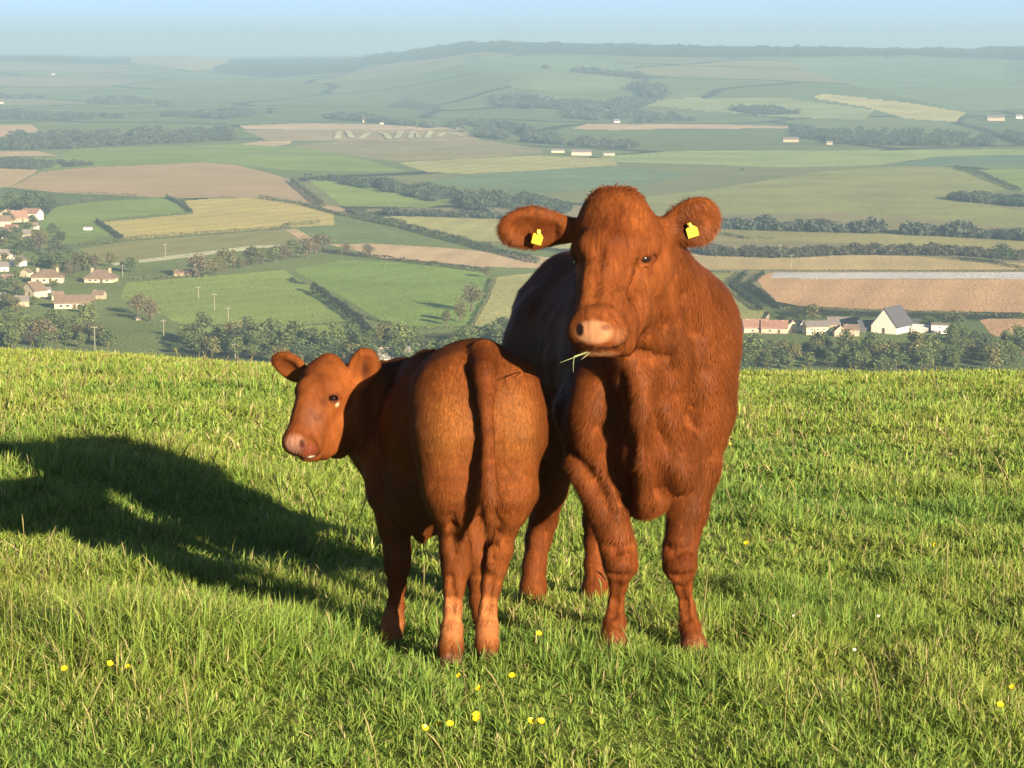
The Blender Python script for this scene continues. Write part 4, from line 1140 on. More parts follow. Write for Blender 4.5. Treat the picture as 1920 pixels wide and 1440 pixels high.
wood([[(1300, 470), (1420, 472), (1560, 472), (1700, 468), (1860, 474), (1925, 482), (1925, 490), (1800, 480), (1620, 478), (1460, 484), (1330, 480)]],
     'brownish belt of scrub woodland under the right strip pasture', (0.078, 0.078, 0.050), 15, 2.2, 2)
wood([[(1775, 374), (1830, 380), (1920, 388), (2100, 396), (2100, 388), (1925, 378), (1840, 368)]], 'dark copse on the right olive pasture', WD, 15, 2.4, 3)
wood([[(560, 332), (640, 338), (760, 352), (860, 362), (1010, 372), (1070, 392), (1060, 402), (960, 400), (850, 392), (840, 384), (740, 362), (640, 346)]],
     'ragged wood running across the valley left of the cow head', WD, 15, 1.6, 4)
wood([[(630, 395), (700, 394), (760, 398), (850, 402), (960, 408), (960, 412), (740, 404), (660, 400)]], 'low scrub wood above the long pale olive field', WB, 11, 2.0, 5)
wood([[(830, 236), (900, 226), (1010, 250), (1080, 262), (1180, 270), (1190, 280), (1100, 276), (1000, 268), (900, 258)], [(1060, 210), (1130, 208), (1280, 222), (1300, 228), (1180, 230), (1060, 222)]],
     'blue green woods under the far hillside', WB, 13, 1.7, 6)
wood([[(920, 182), (1010, 186), (1140, 196), (1200, 186), (1180, 165), (1230, 158), (1250, 180), (1200, 204), (1060, 206), (930, 200)]], 'dark wood on the lower slope of the far ridge', WB, 11, 1.5, 7)
wood([[(1480, 240), (1600, 246), (1760, 252), (1925, 256), (2100, 258), (2100, 276), (1925, 274), (1700, 274), (1560, 270), (1490, 258)], [(1360, 204), (1450, 206), (1500, 214), (1420, 216)]],
     'long wooded belt around the white farmhouse', WD, 11, 1.4, 8)
wood([[(600, 222), (640, 220), (700, 224), (800, 236), (880, 250), (840, 244), (700, 230)], [(300, 218), (430, 210), (520, 212), (420, 224)]], 'line of trees behind the stubble field', WB, 11, 2.0, 9)
wood([[(-120, 264), (100, 252), (260, 248), (420, 240), (450, 252), (440, 264), (300, 270), (120, 280), (-120, 284)]], 'broad dark wood across the left of the valley', WB, 12, 1.2, 10)
wood([[(-120, 206), (60, 214), (170, 216), (240, 222), (100, 226), (-120, 222)], [(-60, 178), (130, 186), (240, 186), (330, 200), (200, 196)]], 'scattered far woods among the left meadows', WB, 10, 1.3, 11)
wood([[(684, 112), (700, 106), (760, 100), (800, 94), (850, 86), (905, 81), (1000, 83), (1120, 85), (1300, 89), (1520, 92), (1700, 95), (1925, 92), (2300, 90), (2300, 100), (1925, 104), (1500, 103), (1100, 98), (900, 96), (780, 108), (690, 118)]],
     'dark forest along the crest of the far ridge', (0.036, 0.055, 0.036), 7, 1.5, 12, 2500)
wood([[(400, 128), (440, 118), (560, 116), (676, 118), (680, 126), (560, 134), (440, 136)]], 'dark forest on the low hill at the left of the skyline', (0.036, 0.055, 0.036), 6, 1.4, 13, 2500)
wood([[(0, 300), (130, 306), (180, 310), (60, 318), (0, 316)], [(730, 200), (760, 190), (830, 202), (800, 208)], [(1000, 128), (1030, 126), (1180, 140), (1240, 150), (1180, 146)]], 'small far copses beside the hillside fields', WB, 8, 1.3, 14)
# ================================================================== houses, farms, poles
def wallmat(n, c): return plain(n, c, 0.85, 0.15, 1.5, 0.10)
WALLS = {'cream': wallmat('wall_cream', (0.62, 0.52, 0.36)), 'white': wallmat('wall_white', (0.80, 0.76, 0.68)), 'stone': wallmat('wall_stone', (0.44, 0.34, 0.23)), 'pink': wallmat('wall_pink', (0.52, 0.39, 0.30)), 'dark': wallmat('wall_dark', (0.10, 0.09, 0.085))}
ROOFS = {'brown': plain('roof_brown', (0.20, 0.148, 0.108), 0.85, 0.15, 1.2, 0.22), 'red': plain('roof_red', (0.30, 0.175, 0.130), 0.85, 0.15, 1.2, 0.2), 'slate': plain('roof_slate', (0.085, 0.088, 0.105), 0.7, 0.25, 1.2, 0.2),
         'grey': plain('roof_grey', (0.20, 0.18, 0.17), 0.85, 0.15, 1.2, 0.2), 'white': plain('roof_white', (0.72, 0.71, 0.68), 0.6, 0.3, 1.2, 0.1)}
M_PANE = plain('window_glass', (0.03, 0.035, 0.04), 0.12, 0.5)
M_DOOR = plain('house_door', (0.10, 0.075, 0.05), 0.6, 0.3)

def boxv(x0, x1, y0, y1, z0, z1):
    V = np.array([(x, y, z) for z in (z0, z1) for x, y in ((x0, y0), (x1, y0), (x1, y1), (x0, y1))], float)
    F = np.array([[3, 2, 1, 0], [4, 5, 6, 7], [0, 1, 5, 4], [1, 2, 6, 5], [2, 3, 7, 6], [3, 0, 4, 7]])
    return V, F

def house(u, v, wpx, label, wall='cream', roof='brown', kind='house', rot=0.0, hw=0.34, hr=0.30, dp=0.7, hip=False, gable_front=False, chimneys=1, wins=4, detail=True, cat='house', lo=330.0):
    """wpx: frontage in photograph pixels; hw, hr: wall and roof height as shares of the frontage"""
    p = land(u, v, lo); W = wpx * (1.12 if lo < 400 and u > 300 else 0.96 if lo < 400 else 1.0) * mpp(p[1]); D = W * dp; H = W * hw; Rh = W * hr
    root = empty(kind, p, rot); tag(root, label, cat)
    x, y, e, g = W / 2, D / 2, 0.05 * W, 0.02 * W
    ws, rs = WALLS[wall], ROOFS[roof]
    # walls with gable peaks
    if gable_front:
        P = [(-x, -H * .5), (x, -H * .5), (x, H), (0, H + Rh), (-x, H)]; L = [np.array([(a, -y, b) for a, b in P]), np.array([(a, y, b) for a, b in P])]
    elif hip:
        P = None; V, F = boxv(-x, x, -y, y, -H * .5, H)
    else:
        P = [(-y, -H * .5), (y, -H * .5), (y, H), (0, H + Rh), (-y, H)]; L = [np.array([(x, a, b) for a, b in P]), np.array([(-x, a, b) for a, b in P])]
    if P:
        V = np.concatenate(L); F = [np.array([[0, 1, 2, 3, 4], [9, 8, 7, 6, 5]]), np.array([[i + 5, (i + 1) % 5 + 5, (i + 1) % 5, i] for i in (0, 1, 4)])]
    mesh_np('wall', V, F, ws, root)
    t = 0.035 * W
    if hip:
        r0 = max(x - y, 0.1 * x)
        b = [(-x - e, -y - e, H), (x + e, -y - e, H), (x + e, y + e, H), (-x - e, y + e, H), (-r0, 0, H + Rh), (r0, 0, H + Rh)]
        V = np.array(b + [(a[0], a[1], H + t * 0.2 - t) for a in b[:4]]); V[:6, 2] += t * .2
        F = [np.array([[0, 1, 5, 4], [2, 3, 4, 5], [0, 6, 7, 1], [1, 7, 8, 2], [2, 8, 9, 3], [3, 9, 6, 0], [6, 9, 8, 7]]), np.array([[1, 2, 5], [3, 0, 4]])]
    else:
        def slope(sg):
            if gable_front:
                a = [(sg * (x + e), -y - g, H - Rh * e / x), (sg * (x + e), y + g, H - Rh * e / x), (0, y + g, H + Rh), (0, -y - g, H + Rh)]
            else:
                a = [(-x - g, sg * (y + e), H - Rh * e / y), (x + g, sg * (y + e), H - Rh * e / y), (x + g, 0, H + Rh), (-x - g, 0, H + Rh)]
            a = np.array(a); V = np.concatenate([a + [0, 0, .02 * W], a + [0, 0, .02 * W + t]])
            return V, np.array([[3, 2, 1, 0], [4, 5, 6, 7], [0, 1, 5, 4], [1, 2, 6, 5], [2, 3, 7, 6], [3, 0, 4, 7]])
        V, F = join([slope(1), slope(-1)])
    ro = mesh_np('roof', V, F, rs, root)
    for i in range(chimneys):
        cx = (-x * 0.62, x * 0.62, 0)[i]; s = 0.045 * W; z1 = H + Rh * 1.22
        if gable_front: V, F = boxv(-s, s, cx * .8 - s, cx * .8 + s, H + Rh * .6, z1)
        else: V, F = boxv(cx - s, cx + s, -s, s, H + Rh * .45, z1)
        mesh_np('chimney', V, F, WALLS['stone'], ro)
    if detail:
        n = max(1, wins // 2)
        for r in range(2 if hw > 0.3 else 1):
            for i in range(n):
                cx = -x + W * (i + 1) / (n + 1); zz = H * (0.30 if r == 0 else 0.72) if hw > 0.3 else H * .5
                a, b = W * 0.055, H * (0.11 if hw > 0.3 else 0.2)
                if r == 0 and i == n // 2:
                    V, F = boxv(cx - a * .8, cx + a * .8, -y - .012 * W, -y, 0, H * .40 if hw > .3 else H * .75); mesh_np('door', V, F, M_DOOR, root); continue
                V, F = boxv(cx - a, cx + a, -y - .012 * W, -y, zz - b, zz + b); f = mesh_np('window', V, F, WALLS['white'], root)
                V, F = boxv(cx - a * .78, cx + a * .78, -y - .016 * W, -y - .012 * W - .001, zz - b * .82, zz + b * .82); mesh_np('pane', V, F, M_PANE, f)
    return root

h = house
# left village, from the back
h(60, 412, 36, 'white house with a red roof beside the green field', 'white', 'red', rot=-.3, hw=.36, hr=.2, hip=False)
h(34, 416, 34, 'red roofed house left of the white house', 'stone', 'red', rot=.5, hw=.25, hr=.35)
h(6, 424, 30, 'cream cottage at the left edge above the village lane', 'cream', 'brown', rot=.2)
h(22, 438, 26, 'orange walled cottage below the red roofed house', 'pink', 'red', rot=-.4)
h(2, 448, 26, 'white cottage low at the left edge of the village', 'white', 'grey', rot=.3)
h(8, 486, 28, 'pale roofed house at the left edge under the dark trees', 'cream', 'grey', rot=.6)
h(34, 498, 28, 'white gabled house right of the pale roofed house', 'white', 'grey', rot=-.6, gable_front=True)
h(14, 530, 24, 'small orange cottage among the village trees', 'pink', 'brown', rot=.2)
h(90, 529, 60, 'cream house with a hipped brown roof and two chimneys', 'cream', 'brown', rot=.12, hw=.20, hr=.22, hip=True, chimneys=2, wins=8)
h(190, 528, 56, 'house with a wide hipped brown roof at the village edge', 'cream', 'brown', rot=-.1, hw=.15, hr=.27, hip=True, chimneys=2, wins=8)
h(64, 556, 44, 'cream gabled house in front of the hipped house', 'cream', 'brown', rot=-.75, hw=.28, hr=.34, gable_front=True)
h(88, 548, 16, 'tiny white outhouse beside the cream gabled house', 'white', 'grey', rot=.2, detail=False)
h(140, 577, 76, 'long low cream bungalow at the bottom of the village', 'cream', 'brown', rot=.15, hw=.15, hr=.13, dp=.4, chimneys=1, wins=10)
h(2, 562, 20, 'white cottage half hidden by trees at the left edge', 'white', 'grey', rot=.2)
h(0, 620, 22, 'white shed low down at the left edge', 'white', 'white', 'shed', rot=.1, detail=False, chimneys=0, cat='shed')
h(165, 431, 16, 'small white field shelter in the green field above the village', 'white', 'white', 'field_shelter', hw=.22, hr=.06, detail=False, chimneys=0, cat='shed')
h(259, 600, 9, 'tiny pale cabin beside the round brownish tree', 'cream', 'grey', 'cabin', detail=False, chimneys=0, cat='shed')
h(350, 517, 40, 'long low barn with a brown roof', 'stone', 'brown', 'barn', rot=.05, hw=.12, hr=.10, dp=.35, wins=2, chimneys=0, cat='barn')
for (u, v, w_, lab, wl, rf, rot, gf) in [(46, 446, 24, 'small grey roofed cottage below the white house', 'cream', 'grey', .3, False), (14, 408, 24, 'cream cottage up behind the red roofed house', 'cream', 'brown', -.2, True),
        (62, 430, 20, 'small white cottage beside the field below the white house', 'white', 'brown', .5, False), (4, 508, 26, 'grey roofed house at the left edge above the orange cottage', 'white', 'grey', .2, False),
        (50, 518, 22, 'small brown roofed house left of the hipped house', 'cream', 'brown', -.5, True), (40, 574, 30, 'long grey roofed outbuilding below the cream gabled house', 'stone', 'grey', .2, False),
        (108, 562, 24, 'purple brown roofed house behind the long bungalow', 'cream', 'brown', .3, False), (186, 560, 24, 'small brown roofed cottage right of the long bungalow', 'stone', 'brown', -.2, False)]:
    h(u, v, w_, lab, wl, rf, rot=rot, gable_front=gf, wins=4)
# behind the calf
h(735, 686, 60, 'pale stone house seen over the back of the calf', 'white', 'grey', rot=.25, hw=.26, hr=.22, dp=.6, chimneys=2)
h(720, 688, 22, 'small white gabled wing in front of the pale stone house', 'white', 'grey', 'cottage', rot=0, hw=.5, hr=.5, gable_front=True, chimneys=0, wins=2)
h(786, 686, 28, 'low yellowish cottage right of the pale stone house', 'cream', 'brown', rot=.1, hw=.2, hr=.3)
# right hamlet
h(1416, 622, 44, 'terracotta roofed house at the left end of the right hamlet', 'pink', 'red', rot=.1, hw=.20, hr=.24)
h(1452, 623, 44, 'second terracotta roofed house beside the white gables', 'pink', 'red', rot=-.1, hw=.20, hr=.22, chimneys=2)
h(1438, 606, 16, 'dark roofed gable rising behind the terracotta roofs', 'cream', 'slate', rot=.5, hw=.4, hr=.7, gable_front=True, chimneys=0, wins=2)
h(1484, 622, 20, 'narrow cream gabled cottage between terracotta and white houses', 'cream', 'red', rot=.2, hw=.5, hr=.4, gable_front=True, wins=2)
h(1502, 620, 18, 'small white gabled cottage left of the square cream house', 'white', 'slate', rot=.5, hw=.45, hr=.45, gable_front=True, wins=2)
h(1530, 626, 40, 'square cream walled house in the right hamlet', 'cream', 'grey', rot=.12, hw=.33, hr=.18, wins=6)
h(1580, 612, 52, 'long grey roofed barn behind the pink gabled houses', 'stone', 'grey', 'barn', rot=-.05, hw=.1, hr=.16, dp=.5, chimneys=0, wins=2, cat='barn')
h(1574, 630, 20, 'left one of two pink gabled houses', 'pink', 'red', rot=.1, hw=.45, hr=.4, gable_front=True, wins=2)
h(1596, 629, 26, 'right one of two pink gabled houses', 'pink', 'brown', rot=-.2, hw=.4, hr=.28, wins=4)
h(1630, 620, 42, 'low barn with a dark slate roof left of the tall gable', 'dark', 'slate', 'barn', rot=.15, hw=.12, hr=.26, chimneys=0, wins=2, cat='barn')
h(1672, 622, 46, 'tall barn with a pale gable end and steep dark slate roof', 'white', 'slate', 'barn', rot=-.62, hw=.26, hr=.62, dp=1.3, gable_front=True, chimneys=0, wins=2, cat='barn')
h(1702, 616, 34, 'dark low building right of the tall pale gable', 'dark', 'slate', 'barn', rot=-.1, hw=.22, hr=.2, chimneys=0, wins=2, cat='barn')
h(1728, 622, 30, 'low white roofed shed in the right hamlet', 'white', 'white', 'shed', rot=-.5, hw=.2, hr=.16, chimneys=0, detail=False, cat='shed')
h(1762, 624, 29, 'white walled box of a building at the right end of the hamlet', 'white', 'grey', rot=-.15, hw=.46, hr=.08, chimneys=0, wins=2)
# far farms, only a few pixels each
FAR = [(1046, 286, 30, 'white long farm building in mid valley, leftmost of three', 'white', 'white'), (1090, 291, 46, 'white long farm shed in mid valley, middle of three', 'white', 'white'),
       (1142, 291, 26, 'grey roofed farm shed in mid valley, right of the white sheds', 'white', 'grey'), (1576, 260, 17, 'bright white farmhouse among dark trees', 'white', 'white'),
       (1482, 266, 36, 'pale farm buildings left of the bright white farmhouse', 'stone', 'grey'), (1555, 271, 14, 'small pale barn below the bright white farmhouse', 'stone', 'grey'),
       (694, 229, 34, 'white far farm above the stubble field', 'white', 'brown'), (716, 233, 9, 'tiny white building right of the far farm', 'white', 'white'),
       (796, 236, 14, 'tiny pinkish house above the stubble field end', 'pink', 'red'), (1157, 230, 14, 'tiny white house above the narrow ploughed strip', 'white', 'white'),
       (1166, 190, 26, 'reddish farm roof on the slope of the far ridge', 'pink', 'red'), (1911, 222, 16, 'white house at the far right edge', 'white', 'white'),
       (1866, 226, 40, 'long pale far barn left of the white house', 'stone', 'grey'), (197, 213, 9, 'tiny white cottage far off on the left', 'white', 'white'),
       (100, 140, 8, 'tiny white speck of a house on the left hills', 'white', 'white'), (3, 194, 10, 'tiny white house at the left edge far away', 'white', 'white')]
for (u, v, wp, lab, wl, rf) in FAR:
    h(u, v, wp * 0.8, lab, {'white': 'cream'}.get(wl, wl) if wp > 20 else wl, {'white': 'grey'}.get(rf, rf), 'farmhouse', hw=.30 if wp < 20 else .16, hr=.25 if wp < 20 else .10, dp=.5, chimneys=0, detail=False, cat='farm building', lo=900.0)

# ---------------------------------------------------------------- utility poles
M_POLE = plain('pole_timber', (0.29, 0.28, 0.20), 0.8, 0.15, 3.0, 0.15)
M_INS = plain('pole_insulator', (0.30, 0.28, 0.25), 0.4, 0.4)
def pole(u, v, hpx, label):
    p = land(u, v); H = hpx * mpp(p[1]); r = 0.105
    root = empty('utility_pole', p); tag(root, label, 'utility pole', 'utility poles across the fields')
    V, F = tube([(0, 0, -.5), (0, 0, H * .5), (0, 0, H)], [r * 1.15, r, r * .8], 8); mesh_np('post', V, F, M_POLE, root, True)
    V, F = boxv(-.75, .75, -r - .12, -r + .02, H - .55, H - .42); mesh_np('crossarm', V, F, M_POLE, root)
    for x in (-.65, 0, .65):
        V, F = tube([(x, -r - .05, H - .42), (x, -r - .05, H - .22)], [.05, .035], 6); mesh_np('insulator', V, F, M_INS, root, True)
for (u, v, hp, lab) in [(310, 480, 24, 'pale pole on the olive field under the yellow meadow'), (230, 520, 24, 'pale pole at the end of the mint green strip'), (402, 581, 32, 'tall pale pole standing in the left green pasture'),
                        (428, 603, 28, 'pale pole near the bottom hedge of the left green pasture'), (307, 632, 34, 'pale pole left of the woodland belt'), (178, 656, 46, 'pale pole under the left village close to the grass crest'),
                        (441, 672, 30, 'pale pole inside the woodland belt behind the calf'), (1484, 503, 26, 'pale pole on the tan field above the white strip'), (1463, 482, 24, 'pale pole in front of the brownish scrub belt'), (372, 560, 24, 'thin pale pole left of the tall pole in the green pasture')]:
    pole(u, v, hp, lab)
# ================================================================== the pasture on the hill
M_SOIL = None
def build_pasture():
    gx = np.linspace(-1, 1, 260)
    gy = np.concatenate([np.linspace(-3, 4.8, 30), np.linspace(5, 20, 260), np.linspace(20.3, 62, 150), np.linspace(63, 470, 90)])
    X, Y = np.meshgrid(gx, gy, indexing='ij'); X = X * (9 + np.maximum(Y, 0) * 0.75)
    Z = pasture(X, Y)
    Z = np.where(Y > 120, np.maximum(Z, valley_z(X, np.maximum(Y, 200)) - 1.5), Z)
    V = np.stack([X, Y, Z], -1).reshape(-1, 3); ny = len(gy)
    ii = (np.arange(len(gx) - 1)[:, None] * ny + np.arange(ny - 1)[None]).ravel()
    Q = np.stack([ii, ii + ny, ii + ny + 1, ii + 1], 1)
    k = NT('pasture_turf'); g = k.n('ShaderNodeNewGeometry')
    f = k.noise(1.3, 6, 0.65, g.outputs['Position'])
    c = k.ramp(f, [(0.3, (0.150, 0.215, 0.040)), (0.55, (0.205, 0.275, 0.055)), (0.75, (0.26, 0.270, 0.085))])
    f2 = k.noise(22, 4, 0.7, g.outputs['Position'])
    k.bsdf(c, 0.95, 0.05, f2, 0.8, 0.03)
    tag(mesh_np('pasture', V, Q, k.m, None, True), 'grassy hilltop pasture the cattle stand on', 'pasture', None, 'structure')
build_pasture()
# ================================================================== grass, flowers
M_GRASS = attr_mat('grass_blades', 0.55, 0.25, 0.40)
def build_grass(seed=1):
    rng = np.random.default_rng(seed)
    bands = [(4.9, 9.6, 8800, 0.76), (9.6, 13.5, 4000, 1.05), (13.5, 20, 1250, 1.7), (20, 30, 560, 2.4), (30, 62, 240, 3.2)]
    PX, PY, WM = [], [], []
    for y0, y1, dn, wm in bands:
        hw = lambda y: 0.2166 * y * 1.42 + 0.75
        area = (hw(y0) + hw(y1)) * (y1 - y0)
        n = int(area * dn)
        y = np.sqrt(rng.uniform(y0 ** 2, y1 ** 2, n)); x = rng.uniform(-1, 1, n) * hw(y)
        PX.append(x); PY.append(y); WM.append(np.full(n, wm))
    x, y, wm = np.concatenate(PX), np.concatenate(PY), np.concatenate(WM)
    n = len(x)
    # tufts: pull the blades towards tuft centres
    cell = 0.085 * np.sqrt(wm)
    jx, jy = np.floor(x / cell), np.floor(y / cell)
    tx = (jx + 0.15 + 0.7 * _hash(jx, jy, 5)) * cell; ty = (jy + 0.15 + 0.7 * _hash(jx, jy, 6)) * cell
    pull = rng.uniform(0.0, 0.75, n)
    x = x + (tx - x) * pull; y = y + (ty - y) * pull
    z = pasture(x, y)
    tall = fbm(x / 0.34, y / 0.42, 61, 3); patch = fbm(x / 1.1, y / 1.5, 62, 3)
    tuft = _hash(jx, jy, 7)
    bank = np.exp(-(((x + 1.30) / 0.68) ** 2 + ((y - 7.65 - 0.25 * (x + 1.3)) / 0.5) ** 2)) * sstep(0.42, 0.80, -x)
    H = (0.034 + 0.074 * sstep(0.32, 0.78, tall) + 0.028 * tuft + 0.115 * bank) * rng.uniform(0.55, 1.25, n)
    near = np.clip((y - 4.4) / 3.6, 0.5, 1) * (1 - 0.12 * np.exp(-(((x + 0.45) / 0.5) ** 2 + ((y - 7.95) / 0.45) ** 2))); H = H * near
    W = rng.uniform(0.0015, 0.0036, n) * wm
    broad = rng.random(n) < 0.035; W = np.where(broad, W * 2.6, W); H = np.where(broad, H * 0.6, H)
    az = rng.uniform(0, 2 * math.pi, n)
    lean = np.clip(np.abs(rng.normal(0.60, 0.42, n)), 0.05, 1.6)
    dxy = np.stack([np.cos(az), np.sin(az)], 1)
    out = np.stack([x - tx, y - ty], 1) / cell[:, None]
    dxy = dxy + out * 2.0 + [0.05, 0.0]; dxy /= np.linalg.norm(dxy, axis=1, keepdims=True) + 1e-9
    D = np.concatenate([dxy, np.zeros((n, 1))], 1)
    fa = az + rng.normal(0, 0.9, n) + math.pi / 2
    Sd = np.stack([np.cos(fa), np.sin(fa), np.zeros(n)], 1)
    P0 = np.stack([x, y, z - 0.012], 1); up = np.array([0, 0, 1.0])
    L = H[:, None]
    def bend(t): return P0 + D * (L * lean[:, None] * t ** 1.8) + up * (L * (t - 0.34 * np.minimum(lean[:, None], 1.2) * t * t))
    p1, p2, p3 = bend(0.38), bend(0.72), bend(1.0)
    w = W[:, None] * Sd
    V = np.stack([P0 - w * .8, P0 + w * .8, p1 - w, p1 + w, p2 - w * .72, p2 + w * .72, p3], 1).reshape(-1, 3)
    k = np.arange(n, dtype=np.int64)[:, None] * 7
    Q = np.concatenate([k + [[0, 1, 3, 2]], k + [[2, 3, 5, 4]]]); T = k + [[4, 5, 6]]
    # colours of blades: fresh, yellowish, blue green, dry
    g1, g2, g3, dry = np.array([.215, .340, .050]), np.array([.335, .390, .082]), np.array([.135, .275, .058]), np.array([.50, .43, .22])
    m = np.clip(patch * 1.5 - 0.25 + rng.normal(0, 0.22, n), 0, 1)[:, None]
    far = sstep(14, 45, y)[:, None]
    m = np.clip(m + 0.30 * far, 0, 1)
    C = g3 * (1 - m) + g1 * m
    y2 = np.clip(rng.normal(0.30, 0.30, n) + 0.9 * (patch - 0.5) + 0.35 * far[:, 0], 0, 1)[:, None]
    C = C * (1 - y2) + g2 * y2
    isd = (rng.random(n) < 0.055 + 0.08 * (patch > 0.58))[:, None]
    C = np.where(isd, dry * rng.uniform(0.6, 1.15, (n, 1)), C)
    C = C * rng.uniform(0.72, 1.3, (n, 1))
    CC = np.repeat(C[:, None, :], 7, 1)
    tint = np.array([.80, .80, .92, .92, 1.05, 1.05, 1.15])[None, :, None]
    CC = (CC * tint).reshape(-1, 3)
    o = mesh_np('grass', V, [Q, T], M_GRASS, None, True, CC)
    tag(o, 'rough green pasture grass growing over the hilltop', 'grass', None, 'stuff')
    print('grass blades', n)
build_grass()

def stalks(seed=4, n=700):
    """pale seed stalks standing above the sward"""
    rng = np.random.default_rng(seed); parts, Cs = [], []
    for i in range(n):
        y = math.sqrt(rng.uniform(5.6 ** 2, 24 ** 2)) if i > 120 else rng.uniform(24, 50); x = rng.uniform(-.235, .235) * y
        z = float(pasture(x, y)); H = rng.uniform(0.10, 0.26); a = rng.uniform(0, 6.28); l = rng.uniform(0.1, 0.6) * H
        d = np.array([math.cos(a) * l, math.sin(a) * l, 0]); r = 0.0011 * (1 + y / 18)
        P = [np.array([x, y, z - .01]), np.array([x, y, z + H * .55]) + d * .35, np.array([x, y, z + H * .85]) + d * .75, np.array([x, y, z + H]) + d * 1.05]
        v, f = tube(P, [r, r, r * 2.2, r * .5], 4); parts.append((v, f))
        c = np.array([.34, .31, .13]) if rng.random() < .6 else np.array([.26, .30, .09]); Cs.append(np.tile(c * rng.uniform(.8, 1.25), (len(v), 1)))
    V, F = join(parts)
    tag(mesh_np('seed_grass', V, F, M_GRASS, None, True, np.concatenate(Cs)), 'thin pale seed stalks standing above the pasture grass', 'grass stalks', None, 'stuff')
stalks()

M_PETAL = plain('buttercup_petal', (0.80, 0.56, 0.012), 0.3, 0.5)
M_WPETAL = plain('daisy_petal', (0.80, 0.78, 0.72), 0.6, 0.3)
M_STEM = plain('flower_stem', (0.12, 0.18, 0.04), 0.6, 0.2)
M_DISC = plain('flower_centre', (0.55, 0.42, 0.03), 0.7, 0.2)
def ground_at(u, v):
    ys = np.linspace(4.5, 70, 3000); a, dy, dz = ray(u, v)
    xs = a * ys / dy; zs = CZ + dz * ys / dy; g = pasture(xs, ys); k = int(np.argmax(zs <= g + 0.06))
    return np.array([xs[k], ys[k], float(pasture(xs[k], ys[k]))])
def flower(kind, u, v, label, D, white=False, seed=0):
    rng = np.random.default_rng(seed); p = ground_at(u, v)
    root = empty(kind, p); tag(root, label, 'flower', 'daisies in the pasture' if white else 'buttercups in the pasture')
    H = rng.uniform(0.085, 0.115); tilt = np.array([rng.normal(0, .25), -0.55, 0.75]); tilt = unit(tilt)
    top = np.array([rng.normal(0, .01), 0, H])
    V, F = tube([(0, 0, -.01), top * .5 + [.004, 0, 0], top], [.0013, .0011, .0010], 5); mesh_np('stem', V, F, M_STEM, root, True)
    A = frame(np.cross(tilt, [0.3, 1, 0.1]), tilt); X, Y, N = A
    npet = 12 if white else 5; Vs = []
    for i in range(npet):
        q = 2 * math.pi * i / npet + rng.normal(0, .08); dr = X * math.cos(q) + Y * math.sin(q); sd = -X * math.sin(q) + Y * math.cos(q)
        w = D * (.11 if white else .30); cup = 0.10 if white else 0.24
        pts = [top + dr * D * .05, top + dr * D * .28 + sd * w + N * D * cup * .45, top + dr * D * .50 + sd * w * .75 + N * D * cup, top + dr * D * .54 + N * D * cup * 1.08,
               top + dr * D * .50 - sd * w * .75 + N * D * cup, top + dr * D * .28 - sd * w + N * D * cup * .45]
        Vs.append((np.array(pts), np.array([[0, 1, 2, 3], [0, 3, 4, 5]])))
    V, F = join(Vs); mesh_np('petals', V, F, M_WPETAL if white else M_PETAL, root, True)
    V, F = uvsphere(top + N * D * .06, (D * .15, D * .15, D * .11), 8, 6); mesh_np('centre', V, F, M_DISC, root, True)
BC = [(118, 1283, 'buttercup at the left edge, leftmost of three in a row'), (205, 1272, 'buttercup in the middle of three in a row at left'), (243, 1271, 'smaller buttercup, rightmost of three in a row at left'),
      (897, 1308, 'bright buttercup in front of the calf hind hooves'), (950, 1301, 'buttercup right of the bright one in front of the calf'), (862, 1297, 'small buttercup left of the bright one in front of the calf'),
      (814, 1396, 'buttercup low in the grass, leftmost of the bottom cluster'), (846, 1387, 'large buttercup in the left half of the bottom cluster'), (833, 1381, 'small buttercup just above the large one of the bottom cluster'),
      (904, 1376, 'upper buttercup in the middle of the bottom cluster'), (899, 1386, 'lower buttercup in the middle of the bottom cluster'), (987, 1372, 'left buttercup of the pair at the right of the bottom cluster'),
      (1009, 1375, 'right buttercup of the pair at the right of the bottom cluster'), (1749, 1044, 'lone buttercup far right in the mid pasture'), (1406, 1040, 'lone buttercup right of the cow front leg'),
      (1018, 1215, 'buttercup between the calf and the cow front hooves'), (1366, 845, 'pale buttercup beside the cow shoulder in the far grass'), (1878, 1356, 'buttercup in the lower right corner'), (1893, 1312, 'small buttercup above the one in the lower right corner')]
for i, (u, v, lab) in enumerate(BC): flower('buttercup', u, v, lab, 0.019 if 'small' not in lab else 0.015, False, i)
DS = [(1598, 1247, 'white daisy right of the cow front hooves'), (1488, 1184, 'small white daisy between the cow hoof and the lower right grass'),
      (1862, 830, 'white daisy near the right edge in the far grass'), (1642, 1170, 'pale daisy in the right pasture')]
for i, (u, v, lab) in enumerate(DS): flower('daisy', u, v, lab, 0.011, True, 50 + i)

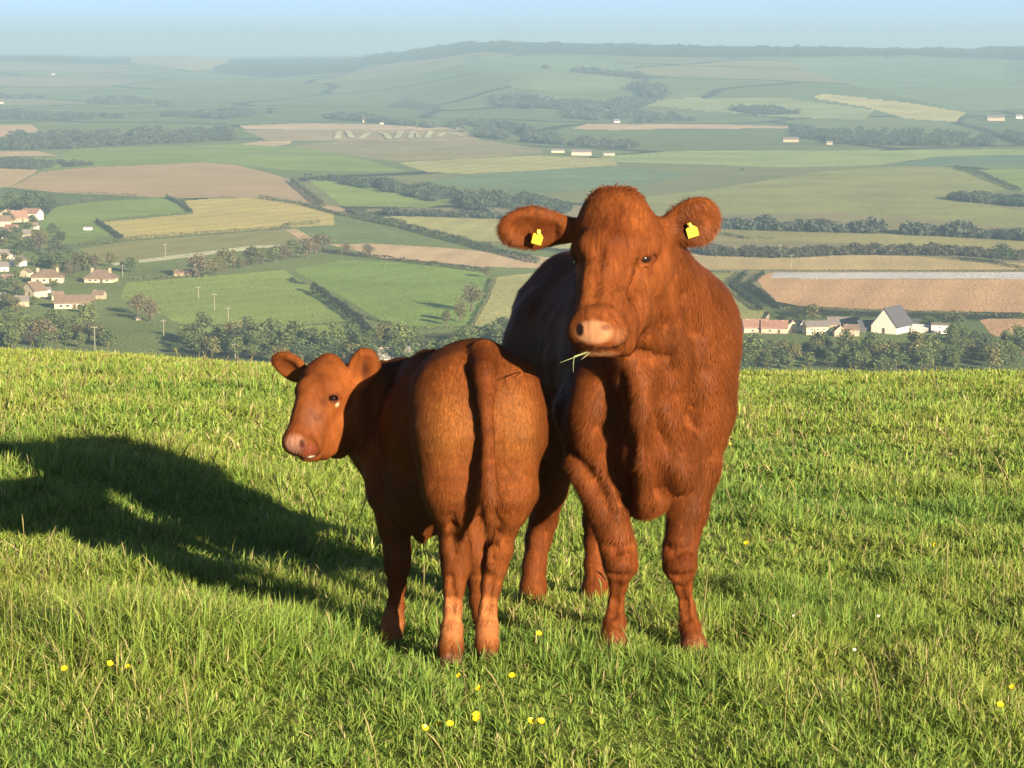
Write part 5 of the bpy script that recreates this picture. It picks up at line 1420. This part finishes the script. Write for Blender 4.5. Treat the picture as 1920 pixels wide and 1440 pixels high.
# grass blades hanging from the mouth of the cow
def sprig():
    base = at(1100, 664, 7.40); parts, Cs = [], []
    for pts in ([(1102, 660, 7.42), (1082, 668, 7.385), (1066, 674, 7.37), (1050, 680, 7.37)], [(1098, 661, 7.42), (1077, 668, 7.385), (1075, 682, 7.385), (1075, 698, 7.39)], [(1106, 661, 7.42), (1098, 668, 7.39), (1090, 674, 7.39)]):
        P = [at(*q) - base for q in pts]; n = len(P); V = []
        for i, p in enumerate(P):
            t = unit(P[min(i + 1, n - 1)] - P[max(i - 1, 0)]); s = unit(np.cross(t, [0, 1, 0.15])); w = .0015 * (1 - .7 * (i / (n - 1)) ** 2)
            V += [p - s * w, p + s * w]
        parts.append((np.array(V), np.array([[2 * i, 2 * i + 1, 2 * i + 3, 2 * i + 2] for i in range(n - 1)])))
        Cs.append(np.tile([.30, .36, .17], (len(V), 1)))
    V, F = join(parts)
    o = mesh_np('grass_sprig', V, F, M_GRASS, None, True, np.concatenate(Cs), base)
    tag(o, 'pale green grass blades hanging from the mouth of the cow', 'grass sprig')
sprig()
# ------------------------------------------------------------------ the air over the valley
def build_haze():
    k = NT('valley_haze')
    v = k.n('ShaderNodeVolumePrincipled')
    v.inputs['Color'].default_value = (0.46, 0.725, 0.95, 1); v.inputs['Density'].default_value = 2.7e-4
    v.inputs['Anisotropy'].default_value = 0.0
    k.l(v.outputs[0], k.out.inputs['Volume'])
    V, F = boxv(-9500, 9500, -70, 14600, -160, 150)
    o = mesh_np('haze', V, F, k.m)
    tag(o, 'thin pale blue haze hanging over the valley and hills', 'haze', None, 'stuff')
    o.display_type = 'WIRE'
build_haze()
# ------------------------------------------------------------------ camera, sun, sky
cam = bpy.data.cameras.new('camera'); cam_o = bpy.data.objects.new('camera', cam); COL.objects.link(cam_o)
cam_o.location = (0, 0, CZ); cam_o.rotation_euler = (math.pi / 2 - PITCH, 0, 0)
cam.sensor_width = 36.0; cam.sensor_fit = 'HORIZONTAL'; cam.lens = 36.0 * F_PX / 1920.0
cam.clip_start = 0.1; cam.clip_end = 60000
SC.camera = cam_o
SUN_AZ, SUN_EL = R(33), R(15.5)       # azimuth to the right of straight behind the camera
sv = Vector((math.sin(SUN_AZ) * math.cos(SUN_EL), -math.cos(SUN_AZ) * math.cos(SUN_EL), math.sin(SUN_EL)))
sun = bpy.data.lights.new('sun', 'SUN'); sun.energy = 5.0; sun.angle = R(0.55); sun.color = (1.0, 0.80, 0.56)
sun_o = bpy.data.objects.new('sun', sun); COL.objects.link(sun_o)
sun_o.rotation_euler = sv.to_track_quat('Z', 'Y').to_euler()
w = bpy.data.worlds.new('World'); SC.world = w; w.use_nodes = True
nt = w.node_tree; nt.nodes.clear()
sky = nt.nodes.new('ShaderNodeTexSky'); sky.sky_type = 'NISHITA'; sky.sun_disc = False
sky.sun_elevation = SUN_EL
# Nishita: rotation 0 puts the sun at +Y, growing clockwise seen from above
sky.sun_rotation = math.atan2(sv.x, sv.y)
sky.altitude = 100; sky.air_density = 0.20; sky.dust_density = 0.2; sky.ozone_density = 1.0
bg = nt.nodes.new('ShaderNodeBackground'); bg.inputs['Strength'].default_value = 0.065
wo = nt.nodes.new('ShaderNodeOutputWorld')
nt.links.new(sky.outputs[0], bg.inputs[0]); nt.links.new(bg.outputs[0], wo.inputs[0])
vs = SC.view_settings
SC.display_settings.display_device = 'sRGB'
vs.view_transform = 'Standard'; vs.look = 'None'; vs.exposure = 1.5; vs.gamma = 1.0; vs.use_curve_mapping = False
SC.cycles.max_bounces = 6; SC.cycles.diffuse_bounces = 3; SC.cycles.transmission_bounces = 3
SC.cycles.volume_bounces = 0
